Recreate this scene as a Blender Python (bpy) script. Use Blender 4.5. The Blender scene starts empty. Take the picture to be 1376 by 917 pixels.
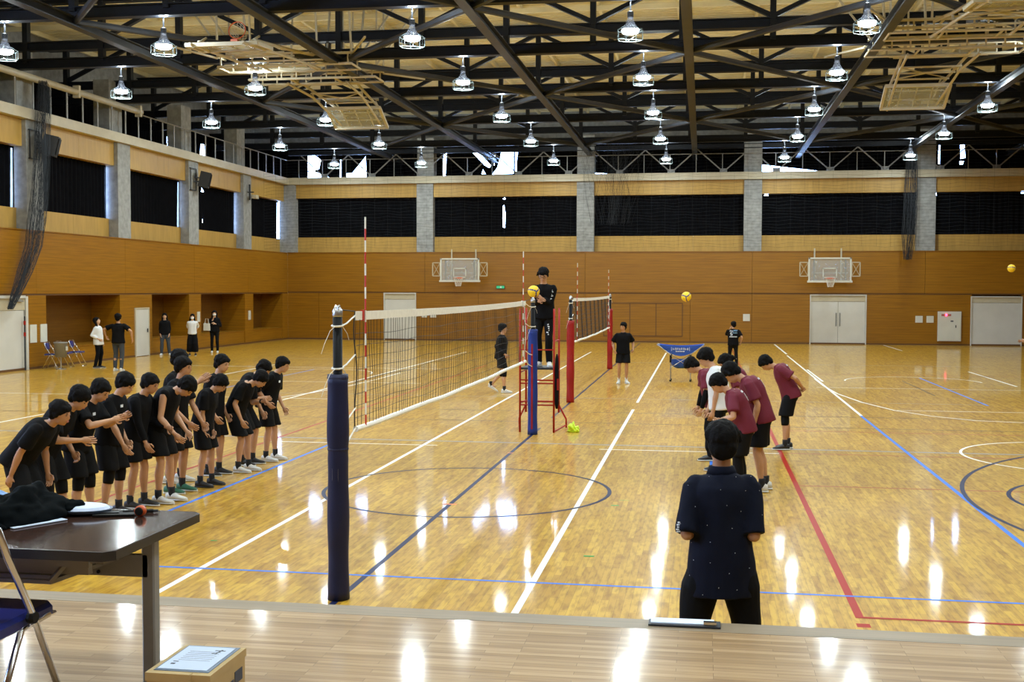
import bpy, bmesh, math, random
import numpy as np
from mathutils import Vector, Matrix, noise

# ---------------------------------------------------------------- camera, world, lights, exposure
sc = bpy.context.scene
def set_camera():
    f, pitch, yaw, roll = 1573.49, -0.0439, 0.1612, 0.0025
    cy, sy, cp, sp = math.cos(yaw), math.sin(yaw), math.cos(pitch), math.sin(pitch)
    F = Vector((-sy*cp, cy*cp, sp)); R = Vector((cy, sy, 0)); U = R.cross(F)
    R2 = R*math.cos(roll)+U*math.sin(roll); U2 = -R*math.sin(roll)+U*math.cos(roll)
    cam = bpy.data.cameras.new('camera'); o = bpy.data.objects.new('camera', cam)
    sc.collection.objects.link(o)
    m = Matrix((R2, U2, -F)).transposed().to_4x4(); m.translation = Vector((2.881, 0, 2.5016))
    o.matrix_world = m
    cam.sensor_width = 36; cam.lens = f/1376*36; cam.clip_start = .05; cam.clip_end = 300
    sc.camera = o
set_camera()
W = bpy.data.worlds.new('sky'); sc.world = W; W.use_nodes = True
bg = W.node_tree.nodes['Background']
bg.inputs[0].default_value = (.36, .55, 1, 1); bg.inputs[1].default_value = 26
sc.view_settings.view_transform = 'Standard'; sc.view_settings.look = 'None'
sc.view_settings.exposure = 0.0; sc.view_settings.gamma = 1; sc.view_settings.use_curve_mapping = False
sc.cycles.use_denoising = True
sc.cycles.max_bounces = 6; sc.cycles.diffuse_bounces = 3; sc.cycles.glossy_bounces = 3; sc.cycles.transmission_bounces = 3
sc.cycles.sample_clamp_indirect = 30; sc.cycles.caustics_reflective = False; sc.cycles.caustics_refractive = False
sc.cycles.use_light_tree = True
LAMP_Z = 8.4
LAMP_POWER = 75
UP_POWER = 95          # light that leaves the pressed glass reflectors sideways and upwards
LAMP_COLOR = (.87, .99, 1)
LAMP_X = [-14.3, -10.1, -3.9, 1.2, 6.4, 11.75]
LAMP_Y = [1.5, 8.0, 14.4, 20.8, 27.0, 32.9, 39.4, 46.2, 53.4]

random.seed(4)
COL = sc.collection
# ---------------------------------------------------------------- materials
def mat(name, col, rough=.6, metal=0, spec=.5, emit=None, estr=0, noise_s=None, noise_a=.0, bump=0, bump_s=60, coat=0, alpha=1, stretch=(1,1,1), trans=0):
    m = bpy.data.materials.new(name); m.use_nodes = True
    nt = m.node_tree; b = nt.nodes['Principled BSDF']
    b.inputs['Base Color'].default_value = (*col, 1); b.inputs['Roughness'].default_value = rough
    b.inputs['Metallic'].default_value = metal; b.inputs['Specular IOR Level'].default_value = spec
    b.inputs['Coat Weight'].default_value = coat; b.inputs['Coat Roughness'].default_value = .08
    if alpha < 1: b.inputs['Alpha'].default_value = alpha
    if trans: b.inputs['Transmission Weight'].default_value = trans
    if emit: b.inputs['Emission Color'].default_value = (*emit, 1); b.inputs['Emission Strength'].default_value = estr
    if noise_s or bump:
        tc = nt.nodes.new('ShaderNodeTexCoord'); mp = nt.nodes.new('ShaderNodeMapping')
        nt.links.new(tc.outputs['Object'], mp.inputs[0]); mp.inputs['Scale'].default_value = stretch
    if noise_s:
        n = nt.nodes.new('ShaderNodeTexNoise'); n.inputs['Scale'].default_value = noise_s; n.inputs['Detail'].default_value = 6
        nt.links.new(mp.outputs[0], n.inputs['Vector'])
        r = nt.nodes.new('ShaderNodeValToRGB'); r.color_ramp.elements[0].position = .3; r.color_ramp.elements[1].position = .7
        r.color_ramp.elements[0].color = (*[c*(1-noise_a) for c in col], 1)
        r.color_ramp.elements[1].color = (*[min(1, c*(1+noise_a)) for c in col], 1)
        nt.links.new(n.outputs[0], r.inputs[0]); nt.links.new(r.outputs[0], b.inputs['Base Color'])
    if bump:
        n = nt.nodes.new('ShaderNodeTexNoise'); n.inputs['Scale'].default_value = bump_s; n.inputs['Detail'].default_value = 3
        nt.links.new(mp.outputs[0], n.inputs['Vector'])
        bp = nt.nodes.new('ShaderNodeBump'); bp.inputs['Strength'].default_value = bump; bp.inputs['Distance'].default_value = .01
        nt.links.new(n.outputs[0], bp.inputs['Height']); nt.links.new(bp.outputs[0], b.inputs['Normal'])
    return m

def plank_mat(name, c1, c2, mortar, width, length, along_y, rough, coat, grain=.35, bumpy=.15, fac=.0):
    """strip flooring: narrow boards of varying tone"""
    m = bpy.data.materials.new(name); m.use_nodes = True; nt = m.node_tree; N = nt.nodes; K = nt.links.new
    b = N['Principled BSDF']
    geo = N.new('ShaderNodeNewGeometry'); mp = N.new('ShaderNodeMapping'); K(geo.outputs['Position'], mp.inputs[0])
    if along_y: mp.inputs['Rotation'].default_value = (0, 0, math.pi/2)
    br = N.new('ShaderNodeTexBrick'); K(mp.outputs[0], br.inputs['Vector'])
    br.offset = .37; br.offset_frequency = 3; br.squash_frequency = 1
    br.inputs['Scale'].default_value = 1; br.inputs['Brick Width'].default_value = length; br.inputs['Row Height'].default_value = width
    br.inputs['Mortar Size'].default_value = .0012; br.inputs['Mortar Smooth'].default_value = .2; br.inputs['Bias'].default_value = fac
    br.inputs['Color1'].default_value = (*c1, 1); br.inputs['Color2'].default_value = (*c2, 1); br.inputs['Mortar'].default_value = (*mortar, 1)
    g = N.new('ShaderNodeTexNoise'); mg = N.new('ShaderNodeMapping'); K(geo.outputs['Position'], mg.inputs[0])
    mg.inputs['Scale'].default_value = (26, 5, 26) if along_y else (2.2, 30, 30)
    K(mg.outputs[0], g.inputs['Vector']); g.inputs['Scale'].default_value = 1.0; g.inputs['Detail'].default_value = 5
    mx = N.new('ShaderNodeMix'); mx.data_type = 'RGBA'; mx.blend_type = 'MULTIPLY'; mx.inputs[0].default_value = grain
    rp = N.new('ShaderNodeValToRGB'); rp.color_ramp.elements[0].position = .35; rp.color_ramp.elements[0].color = (.45, .36, .28, 1)
    rp.color_ramp.elements[1].position = .55; rp.color_ramp.elements[1].color = (1, 1, 1, 1)
    K(g.outputs[0], rp.inputs[0]); K(br.outputs['Color'], mx.inputs[6]); K(rp.outputs[0], mx.inputs[7])
    # broad tonal drift
    g2 = N.new('ShaderNodeTexNoise'); K(geo.outputs['Position'], g2.inputs['Vector']); g2.inputs['Scale'].default_value = .25; g2.inputs['Detail'].default_value = 2
    r2 = N.new('ShaderNodeValToRGB'); r2.color_ramp.elements[0].color = (.88, .86, .84, 1); r2.color_ramp.elements[1].color = (1.08, 1.05, 1.0, 1)
    K(g2.outputs[0], r2.inputs[0])
    m2 = N.new('ShaderNodeMix'); m2.data_type = 'RGBA'; m2.blend_type = 'MULTIPLY'; m2.inputs[0].default_value = 1
    K(mx.outputs[2], m2.inputs[6]); K(r2.outputs[0], m2.inputs[7]); K(m2.outputs[2], b.inputs['Base Color'])
    b.inputs['Roughness'].default_value = rough; b.inputs['Coat Weight'].default_value = coat; b.inputs['Coat Roughness'].default_value = .055 if along_y else .085
    b.inputs['Specular IOR Level'].default_value = .2
    # slightly cupped boards and uneven varnish
    n3 = N.new('ShaderNodeTexNoise'); m3 = N.new('ShaderNodeMapping'); K(geo.outputs['Position'], m3.inputs[0])
    m3.inputs['Scale'].default_value = (9, 3, 1) if along_y else (3, 9, 1)
    K(m3.outputs[0], n3.inputs['Vector']); n3.inputs['Scale'].default_value = 1; n3.inputs['Detail'].default_value = 2
    bp = N.new('ShaderNodeBump'); bp.inputs['Strength'].default_value = bumpy; bp.inputs['Distance'].default_value = .004
    K(n3.outputs[0], bp.inputs['Height']); K(bp.outputs[0], b.inputs['Normal']); K(bp.outputs[0], b.inputs['Coat Normal'])
    return m

def veneer_mat(name, c1, c2, board=.12, rough=.35):
    """wall boarding: long horizontal boards with fine grain"""
    m = bpy.data.materials.new(name); m.use_nodes = True; nt = m.node_tree; N = nt.nodes; K = nt.links.new
    b = N['Principled BSDF']; geo = N.new('ShaderNodeNewGeometry')
    mp = N.new('ShaderNodeMapping'); K(geo.outputs['Position'], mp.inputs[0]); mp.inputs['Scale'].default_value = (.8, .8, 22)
    n = N.new('ShaderNodeTexNoise'); K(mp.outputs[0], n.inputs['Vector']); n.inputs['Scale'].default_value = 1; n.inputs['Detail'].default_value = 6
    r = N.new('ShaderNodeValToRGB'); r.color_ramp.elements[0].position = .3; r.color_ramp.elements[1].position = .72
    r.color_ramp.elements[0].color = (*c2, 1); r.color_ramp.elements[1].color = (*c1, 1); K(n.outputs[0], r.inputs[0])
    sx = N.new('ShaderNodeSeparateXYZ'); K(geo.outputs['Position'], sx.inputs[0])
    fr = N.new('ShaderNodeMath'); fr.operation = 'DIVIDE'; fr.inputs[1].default_value = board; K(sx.outputs['Z'], fr.inputs[0])
    f2 = N.new('ShaderNodeMath'); f2.operation = 'FRACT'; K(fr.outputs[0], f2.inputs[0])
    st = N.new('ShaderNodeMath'); st.operation = 'LESS_THAN'; st.inputs[1].default_value = .08; K(f2.outputs[0], st.inputs[0])
    mx = N.new('ShaderNodeMix'); mx.data_type = 'RGBA'; mx.blend_type = 'MULTIPLY'; K(r.outputs[0], mx.inputs[6]); mx.inputs[7].default_value = (.6, .5, .45, 1)
    ml = N.new('ShaderNodeMath'); ml.operation = 'MULTIPLY'; ml.inputs[1].default_value = .7; K(st.outputs[0], ml.inputs[0]); K(ml.outputs[0], mx.inputs[0])
    K(mx.outputs[2], b.inputs['Base Color']); b.inputs['Roughness'].default_value = rough
    return m

M = {}
M['floor'] = plank_mat('court_maple', (.66, .405, .046), (.47, .255, .024), (.26, .15, .02), .060, .55, True, .42, .62, grain=.55, bumpy=.018)
M['stage'] = plank_mat('stage_maple', (.47, .315, .165), (.30, .18, .075), (.20, .13, .06), .038, .42, False, .4, .9, grain=.35, bumpy=.03)
M['nosing'] = mat('stage_nosing', (.21, .155, .095), .4, spec=.3, noise_s=3, noise_a=.2, stretch=(.3, 8, 1))
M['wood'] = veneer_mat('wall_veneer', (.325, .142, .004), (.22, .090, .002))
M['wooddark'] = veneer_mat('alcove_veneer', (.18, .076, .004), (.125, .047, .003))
M['woodgroove'] = mat('groove_wood', (.12, .05, .012), .6)
M['tan'] = mat('tan_panel', (.42, .255, .058), .5, noise_s=2, noise_a=.1, stretch=(4, 4, .6))
M['concrete'] = mat('concrete', (.27, .275, .27), .8, noise_s=5, noise_a=.22, bump=.3, bump_s=18)
M['white'] = mat('white_paint', (.62, .62, .56), .45, noise_s=2, noise_a=.05)
M['cream'] = mat('cream_paint', (.50, .45, .33), .5, noise_s=3, noise_a=.07)
M['deck'] = mat('cream_deck', (.78, .69, .42), .6, noise_s=1, noise_a=.12)
M['steel'] = mat('dark_painted_steel', (.009, .011, .016), .5, metal=0, spec=.2, noise_s=2, noise_a=.2)
M['steelg'] = mat('grey_painted_steel', (.028, .032, .040), .45, spec=.3, noise_s=2, noise_a=.2)
M['black_cloth'] = mat('blackout_fabric', (.0028, .003, .0042), .95, spec=.05, noise_s=4, noise_a=.3)
M['door'] = mat('door_paint', (.60, .60, .57), .35, noise_s=1.5, noise_a=.05)
M['glass'] = mat('window_glass', (.9, .95, 1), .05, trans=1)
M['chrome'] = mat('chrome', (.75, .75, .76), .18, metal=1)
M['alu'] = mat('brushed_metal', (.5, .5, .5), .35, metal=1)
M['greymetal'] = mat('grey_enamel', (.23, .225, .215), .4, noise_s=5, noise_a=.08)
M['rubber'] = mat('black_rubber', (.005, .005, .0055), .6, spec=.25)
M['lampglow'] = mat('lamp_glow', (1, 1, 1), .5, emit=(.80, .90, 1), estr=30)
M['lampglass'] = mat('lamp_reflector', (.05, .055, .065), .35, spec=.2, emit=(.75, .82, 1), estr=.10, alpha=.32)
M['guard'] = mat('guard_wire', (.10, .13, .13), .4, spec=.3)
M['orange'] = mat('orange_paint', (.62, .10, .02), .45)
M['netwhite'] = mat('white_net_cord', (.72, .70, .64), .7)
M['netdark'] = mat('dark_net_cord', (.02, .018, .016), .8)
M['netgrey'] = mat('grey_net_cord', (.035, .04, .048), .9, spec=.1)
M['tapewhite'] = mat('white_canvas', (.78, .77, .72), .6, noise_s=20, noise_a=.06)
M['padnavy'] = mat('navy_vinyl', (.007, .010, .045), .5, spec=.3, noise_s=3, noise_a=.2, bump=.2, bump_s=12)
M['padblue'] = mat('blue_vinyl', (.010, .030, .20), .5, spec=.3, noise_s=3, noise_a=.15, bump=.2, bump_s=12)
M['padred'] = mat('red_vinyl', (.27, .008, .008), .5, spec=.3, noise_s=3, noise_a=.15, bump=.2, bump_s=12)
M['redpaint'] = mat('red_painted_tube', (.36, .012, .006), .45, spec=.25)
M['redtape'] = mat('antenna_red', (.50, .03, .02), .4)
M['blackpaint'] = mat('black_post_paint', (.003, .003, .004), .5, spec=.12)
M['yellow'] = mat('ball_yellow', (.85, .58, .02), .45)
M['ballblue'] = mat('ball_blue', (.015, .03, .20), .45)
for k, c in dict(l_navy=(.008, .014, .06), l_white=(.78, .78, .74), l_red=(.34, .008, .002), l_blue=(.035, .17, .68), l_grey=(.22, .23, .25),
                 l_dark=(.09, .05, .015), l_lred=(.30, .055, .015), l_green=(.05, .28, .06), l_orange=(.75, .22, .08)).items():
    M[k] = mat('line'+k[1:], c, .4, spec=.08, coat=.03)
M['skin'] = mat('skin', (.50, .27, .155), .5, noise_s=6, noise_a=.08)
M['skin2'] = mat('skin_tan', (.42, .21, .11), .5, noise_s=6, noise_a=.08)
M['skin3'] = mat('skin_fair', (.58, .35, .22), .5, noise_s=6, noise_a=.06)
M['hair'] = mat('black_hair', (.003, .0027, .003), .8, spec=.15, bump=.5, bump_s=70)
M['black'] = mat('black_jersey', (.0028, .003, .0042), .85, spec=.15, bump=.25, bump_s=30)
M['black2'] = mat('black_shorts_fabric', (.0024, .0026, .0035), .75, spec=.18, bump=.25, bump_s=25)
M['navyshirt'] = mat('navy_polo', (.0045, .0065, .017), .85, spec=.15, bump=.2, bump_s=30)
M['maroon'] = mat('maroon_jersey', (.135, .012, .030), .7, spec=.3, bump=.25, bump_s=30)
M['whitecloth'] = mat('white_cotton', (.66, .68, .70), .8, bump=.25, bump_s=25)
M['greypants'] = mat('grey_denim', (.035, .045, .06), .8, bump=.2, bump_s=40)
M['darkpants'] = mat('dark_trousers', (.003, .0034, .005), .85, spec=.15, bump=.2, bump_s=25)
M['shoewhite'] = mat('white_shoe', (.62, .62, .60), .5)
M['shoeblack'] = mat('black_shoe', (.012, .012, .014), .45)
M['shoegreen'] = mat('green_shoe', (.02, .12, .07), .45)
M['sock'] = mat('black_sock', (.01, .01, .012), .9)
M['eye'] = mat('dark_eye', (.012, .009, .008), .3)
M['lip'] = mat('lip', (.34, .11, .09), .5)
M['mask'] = mat('face_mask', (.72, .74, .76), .8)
M['tabletop'] = mat('dark_walnut_laminate', (.050, .024, .017), .13, coat=.5, noise_s=3, noise_a=.3, stretch=(.6, 14, 1))
M['edge'] = mat('black_edge_band', (.02, .017, .016), .45)
M['blueseat'] = mat('blue_vinyl_seat', (.012, .02, .16), .35)
M['cardboard'] = mat('cardboard', (.50, .36, .17), .8, noise_s=8, noise_a=.07)
M['paper'] = mat('paper', (.62, .72, .92), .7)
M['ink'] = mat('printed_ink', (.06, .07, .10), .7)
M['folder'] = mat('blue_grey_folder', (.10, .15, .24), .4)
M['jacket'] = mat('dark_green_black_fabric', (.0028, .0045, .0055), .95, spec=.08, bump=.4, bump_s=20)
M['bluebag'] = mat('blue_plastic', (.03, .18, .50), .35)
M['lime'] = mat('lime_yellow', (.55, .85, .05), .5)
M['limeball'] = mat('fluorescent_yellow', (.62, .85, .03), .45)
M['cartblue'] = mat('blue_nylon', (.012, .075, .42), .5, bump=.15, bump_s=10)
M['board'] = mat('clear_board', (.55, .58, .58), .25, alpha=.35)
M['extgreen'] = mat('exit_green', (.02, .25, .10), .4, emit=(.05, .6, .25), estr=.5)
M['redlamp'] = mat('red_lamp', (.8, .03, .05), .3, emit=(1, .05, .12), estr=7)
M['printwhite'] = mat('white_print', (.65, .70, .78), .6)
M['printblue'] = mat('blue_print', (.20, .38, .62), .6)
M['speaker'] = mat('speaker_black', (.012, .012, .013), .6)

# ---------------------------------------------------------------- mesh helpers
class MB:
    def __init__(s): s.v = []; s.f = []
    def add(s, vs, fs):
        n = len(s.v); s.v += [tuple(map(float, v)) for v in vs]; s.f += [tuple(i+n for i in f) for f in fs]; return s
    def box(s, c, d, rz=0, rx=0, ry=0, mtx=None):
        R = mtx or (Matrix.Rotation(rz, 3, 'Z') @ Matrix.Rotation(ry, 3, 'Y') @ Matrix.Rotation(rx, 3, 'X')); c = Vector(c)
        vs = [c + R @ Vector((x*d[0]/2, y*d[1]/2, z*d[2]/2)) for x in (-1, 1) for y in (-1, 1) for z in (-1, 1)]
        return s.add(vs, [(0, 1, 3, 2), (4, 6, 7, 5), (0, 4, 5, 1), (2, 3, 7, 6), (0, 2, 6, 4), (1, 5, 7, 3)])
    def b(s, x0, x1, y0, y1, z0, z1): return s.box(((x0+x1)/2, (y0+y1)/2, (z0+z1)/2), (abs(x1-x0), abs(y1-y0), abs(z1-z0)))
    def bevbox(s, c, d, r, rz=0, ch=.5):
        """box with chamfered vertical edges and top"""
        x, y, z = d[0]/2, d[1]/2, d[2]/2; R = Matrix.Rotation(rz, 3, 'Z'); c = Vector(c); vs = []
        for zz, q in ((-z, 0), (z-r*ch, 0), (z, r*ch)):
            for px, py in ((-x+r, -y+q), (x-r, -y+q), (x-q, -y+r), (x-q, y-r), (x-r, y-q), (-x+r, y-q), (-x+q, y-r), (-x+q, -y+r)):
                vs.append(c+R @ Vector((px, py, zz)))
        fs = [tuple(range(7, -1, -1)), tuple(range(16, 24))]
        for k in (0, 8):
            for i in range(8): fs.append((k+i, k+(i+1) % 8, k+8+(i+1) % 8, k+8+i))
        return s.add(vs, fs)
    def bar(s, p, q, w, h=None, up=(0, 0, 1)):
        p, q = Vector(p), Vector(q); h = h or w; d = (q-p); L = d.length
        if L < 1e-6: return s
        d.normalize(); u = Vector(up)
        if abs(d.dot(u)) > .99: u = Vector((1, 0, 0))
        x = d.cross(u).normalized(); z = x.cross(d).normalized()
        vs = [a + x*(i*w/2)+z*(j*h/2) for a in (p, q) for i, j in ((-1, -1), (1, -1), (1, 1), (-1, 1))]
        return s.add(vs, [(0, 1, 2, 3), (7, 6, 5, 4), (0, 4, 5, 1), (1, 5, 6, 2), (2, 6, 7, 3), (3, 7, 4, 0)])
    def ibeam(s, p, q, w, h, t=.03):
        p, q = Vector(p), Vector(q); z = Vector((0, 0, 1))
        s.bar(p+z*(h/2-t/2), q+z*(h/2-t/2), w, t); s.bar(p-z*(h/2-t/2), q-z*(h/2-t/2), w, t); s.bar(p, q, t, h-2*t); return s
    def tube(s, pts, r, n=8, cap=True):
        pts = [Vector(p) for p in pts]; m = len(pts); rs = r if isinstance(r, (list, tuple)) else [r]*m
        up = None; base = len(s.v); vs = []
        for i, p in enumerate(pts):
            d = (pts[min(i+1, m-1)]-pts[max(i-1, 0)]).normalized()
            if up is None: up = Vector((0, 0, 1)) if abs(d.z) < .9 else Vector((1, 0, 0))
            x = d.cross(up).normalized(); up = x.cross(d).normalized()
            for k in range(n):
                a = 2*math.pi*k/n; vs.append(p+(x*math.cos(a)+up*math.sin(a))*rs[i])
        fs = [(i*n+k, i*n+(k+1) % n, (i+1)*n+(k+1) % n, (i+1)*n+k) for i in range(m-1) for k in range(n)]
        if cap: fs += [tuple(range(n-1, -1, -1)), tuple((m-1)*n+k for k in range(n))]
        return s.add(vs, fs)
    def lathe(s, prof, n=16, c=(0, 0, 0), axis='z', M3=None):
        c = Vector(c); vs = []
        for r, z in prof:
            for k in range(n):
                a = 2*math.pi*k/n; v = Vector((r*math.cos(a), r*math.sin(a), z))
                if axis == 'y': v = Vector((v.x, v.z, v.y))
                if axis == 'x': v = Vector((v.z, v.x, v.y))
                if M3: v = M3 @ v
                vs.append(c+v)
        m = len(prof)
        fs = [(i*n+k, i*n+(k+1) % n, (i+1)*n+(k+1) % n, (i+1)*n+k) for i in range(m-1) for k in range(n)]
        fs += [tuple(range(n-1, -1, -1)), tuple((m-1)*n+k for k in range(n))]
        return s.add(vs, fs)
    def loft(s, secs, n=14, cap=True):
        vs = []
        for c, u, v, ru, rv in secs:
            c, u, v = Vector(c), Vector(u), Vector(v)
            for k in range(n):
                a = 2*math.pi*k/n; vs.append(c+u*(ru*math.cos(a))+v*(rv*math.sin(a)))
        m = len(secs); fs = [(i*n+k, i*n+(k+1) % n, (i+1)*n+(k+1) % n, (i+1)*n+k) for i in range(m-1) for k in range(n)]
        if cap: fs += [tuple(range(n-1, -1, -1)), tuple((m-1)*n+k for k in range(n))]
        return s.add(vs, fs)
    def ell(s, c, ax, r, n=14, m=9):
        """ellipsoid with axes ax (three vectors) and radii r"""
        c = Vector(c); A = [Vector(a) for a in ax]; vs = []
        for i in range(1, m):
            t = math.pi*i/m
            for k in range(n):
                a = 2*math.pi*k/n
                vs.append(c+A[0]*(r[0]*math.sin(t)*math.cos(a))+A[1]*(r[1]*math.sin(t)*math.sin(a))+A[2]*(r[2]*math.cos(t)))
        fs = [(i*n+k, (i+1)*n+k, (i+1)*n+(k+1) % n, i*n+(k+1) % n) for i in range(m-2) for k in range(n)]
        T = len(vs); vs += [c+A[2]*r[2], c-A[2]*r[2]]
        fs += [(T, k, (k+1) % n) for k in range(n)] + [(T+1, (m-2)*n+(k+1) % n, (m-2)*n+k) for k in range(n)]
        return s.add(vs, fs)
    def cap(s, p, q, r0, r1, n=12):
        """tapered capsule"""
        p, q = Vector(p), Vector(q); d = q-p; L = d.length; d.normalize()
        u = d.cross(Vector((0, 0, 1)) if abs(d.z) < .9 else Vector((1, 0, 0))).normalized(); v = u.cross(d)
        secs = [(p-d*r0*.98, u, v, r0*.15, r0*.15), (p-d*r0*.7, u, v, r0*.71, r0*.71), (p, u, v, r0, r0)]
        secs += [(q, u, v, r1, r1), (q+d*r1*.7, u, v, r1*.71, r1*.71), (q+d*r1*.98, u, v, r1*.15, r1*.15)]
        return s.loft(secs, n)
    def build(s, name, m, parent=None, smooth=False, loc=None, **props):
        me = bpy.data.meshes.new(name); me.from_pydata(s.v, [], s.f); me.validate()
        if m is not None: me.materials.append(M[m] if isinstance(m, str) else m)
        if smooth: me.shade_smooth()
        o = bpy.data.objects.new(name, me); COL.objects.link(o)
        if parent: o.parent = parent
        if loc is not None: o.location = loc
        for k, v in props.items(): o[k] = v
        return o
def empty(name, loc=(0, 0, 0), rz=0, **props):
    o = bpy.data.objects.new(name, None); COL.objects.link(o); o.location = loc; o.rotation_euler = (0, 0, rz); o.empty_display_size = .2
    for k, v in props.items(): o[k] = v
    return o
def thing(name, label, cat, loc=(0, 0, 0), rz=0, group=None):
    o = empty(name, loc, rz, label=label, category=cat)
    if group: o['group'] = group
    return o
def tag(o, label, cat, group=None, kind=None):
    o['label'] = label; o['category'] = cat
    if group: o['group'] = group
    if kind: o['kind'] = kind
    return o
def struct(o): o['kind'] = 'structure'; return o
def copy_tree(o, parent=None):
    c = o.copy(); COL.objects.link(c)
    if parent: c.parent = parent
    for ch in list(o.children): copy_tree(ch, c)
    return c
def text_mesh(name, txt, size, m, parent, mtx, extrude=.0015, **props):
    cu = bpy.data.curves.new(name, 'FONT'); cu.body = txt; cu.size = size; cu.extrude = extrude; cu.align_x = 'CENTER'; cu.align_y = 'CENTER'; cu.resolution_u = 2
    t = bpy.data.objects.new(name, cu); COL.objects.link(t)
    me = bpy.data.meshes.new_from_object(t.evaluated_get(bpy.context.evaluated_depsgraph_get())); bpy.data.objects.remove(t)
    me.materials.clear(); me.materials.append(M[m]); me.transform(mtx)
    o = bpy.data.objects.new(name, me); COL.objects.link(o); o.parent = parent
    for k, v in props.items(): o[k] = v
    return o
# ---------------------------------------------------------------- the hall
from mathutils.geometry import tessellate_polygon
XL, XR, YB, YF = -17.6, 24.0, 56.06, -5.0
XCOL = [-10.57, -2.70, 5.16, 12.93, 20.7]          # columns of the far wall
YCOL = [4.9, 10.65, 16.4, 22.15, 27.9, 33.66, 39.36, 45.16, 50.87]  # columns of the left wall
floor = struct(MB().b(XL-1.3, XR, YF, YB+.6, -.2, 0).build('floor', 'floor'))

# painted court lines, 1 mm proud
def line(x0, y0, x1, y1, w, m, z=.0012):
    d = Vector((x1-x0, y1-y0, 0)); n = Vector((-d.y, d.x, 0)).normalized()*w/2
    a = Vector((x0, y0, z)); b_ = Vector((x1, y1, z))
    MB().add([a-n, b_-n, b_+n, a+n], [(0, 1, 2, 3)]).build('court_line', m, floor)
def arc(cx, cy, r, a0, a1, w, m, z=.0016, n=56):
    vs = []; fs = []
    for i in range(n+1):
        a = math.radians(a0+(a1-a0)*i/n)
        for q in (r-w/2, r+w/2): vs.append((cx+q*math.cos(a), cy+q*math.sin(a), z))
    fs = [(2*i, 2*i+1, 2*i+3, 2*i+2) for i in range(n)]
    MB().add(vs, fs).build('court_line', m, floor)
line(0, 7.2, 0, 20.9, .055, 'l_navy'); line(0, 22.6, 0, 40.5, .05, 'l_navy'); line(-.0, 40.5, 0, 55, .05, 'l_navy')
line(-1.53, 7.2, -1.53, 47, .06, 'l_white'); line(1.47, 7.2, 1.47, 24.5, .06, 'l_white'); line(1.47, 26.0, 1.47, 47, .06, 'l_white')
line(4.09, 9.16, 4.09, 30, .065, 'l_red'); line(-4.15, 9.16, -4.15, 38, .05, 'l_red'); line(4.12, 30, 4.12, 54, .05, 'l_lred')
line(4.06, 9.17, 12, 9.17, .045, 'l_red', .0018); line(-12, 9.17, -4.13, 9.17, .045, 'l_red', .0018)
line(4.09, 8.9, 4.09, 9.0, .1, 'l_red'); line(-4.15, 8.9, -4.15, 9.0, .1, 'l_red')
line(-3.03, 9.8, -3.03, 18.8, .05, 'l_blue'); line(3.03, 9.8, 3.03, 18.8, .05, 'l_blue')
line(6.02, 7.2, 6.02, 24.1, .055, 'l_blue'); line(6.03, 24.1, 6.1, 46, .06, 'l_white'); line(-6.45, 24.1, -6.45, 46, .06, 'l_white')
line(-12, 9.8, 12, 9.8, .04, 'l_blue', .0020); line(-12, 18.8, 12, 18.8, .085, 'l_grey', .0008)
line(-4.1, 18.27, -1.3, 18.27, .045, 'l_white', .0008); line(1.3, 18.27, 4.1, 18.27, .045, 'l_white', .0008)
line(4.1, 15.3, 12, 15.3, .05, 'l_lred', .0010); line(4.1, 18.33, 9, 18.33, .055, 'l_lred', .0009); line(-12, 15.3, -4.1, 15.3, .05, 'l_lred', .0008)
for yy in (21.88, 23.8): line(-12, yy, 12, yy, .06, 'l_dark', .0008)
line(4.3, 21.3, 9, 21.3, .055, 'l_lred', .0008)
line(9.03, 26.7, 9.03, 34.9, .055, 'l_blue'); line(-9.03, 26.7, -9.03, 34.9, .05, 'l_blue'); line(8.36, 29, 8.36, 33.7, .05, 'l_dark')
line(11.0, 32.2, 11.0, 37.9, .06, 'l_white'); line(11.08, 50.5, 11.08, 55.6, .06, 'l_white'); line(-10.9, 32, -11.1, 38, .06, 'l_white')
line(6.16, 33, 6.16, 37.9, .06, 'l_white'); line(6.9, 25.33, 11.5, 25.33, .04, 'l_white'); line(5.8, 31, 12, 31, .04, 'l_white')
line(-12, 40.4, 12, 40.4, .06, 'l_grey'); line(4, 35.9, 14, 35.9, .06, 'l_lred'); line(-14, 35.9, -5, 35.9, .05, 'l_white'); line(-14, 30.3, -4.5, 30.3, .04, 'l_white')
line(-16, 25.6, -5.5, 25.6, .04, 'l_white'); line(-10.05, 17.5, -10.05, 24, .06, 'l_white'); line(-9, 26.9, 9, 26.9, .04, 'l_grey', .0007)
line(6.15, 47, 6.18, 55.4, .08, 'l_white')
arc(0, 14.26, 1.775, 0, 360, .05, 'l_navy'); arc(12.4, 14.3, 6.36, 112, 248, .055, 'l_navy', .0021); arc(8.35, 14.7, 1.78, 0, 360, .055, 'l_navy')
arc(8.62, 18.62, 1.8, 0, 360, .045, 'l_white'); arc(8.6, 33.4, 1.8, 0, 180, .05, 'l_white'); arc(-8.6, 33.4, 1.8, 0, 180, .05, 'l_white')
def poly(pts, w, m, z=.0017):
    vs = []
    for i, p in enumerate(pts):
        a = Vector(pts[max(i-1, 0)]); b_ = Vector(pts[min(i+1, len(pts)-1)]); d = (b_-a).normalized(); n = Vector((-d.y, d.x))*w/2
        vs += [(p[0]-n.x, p[1]-n.y, z), (p[0]+n.x, p[1]+n.y, z)]
    MB().add(vs, [(2*i, 2*i+2, 2*i+3, 2*i+1) for i in range(len(pts)-1)]).build('court_line', m, floor)
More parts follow.
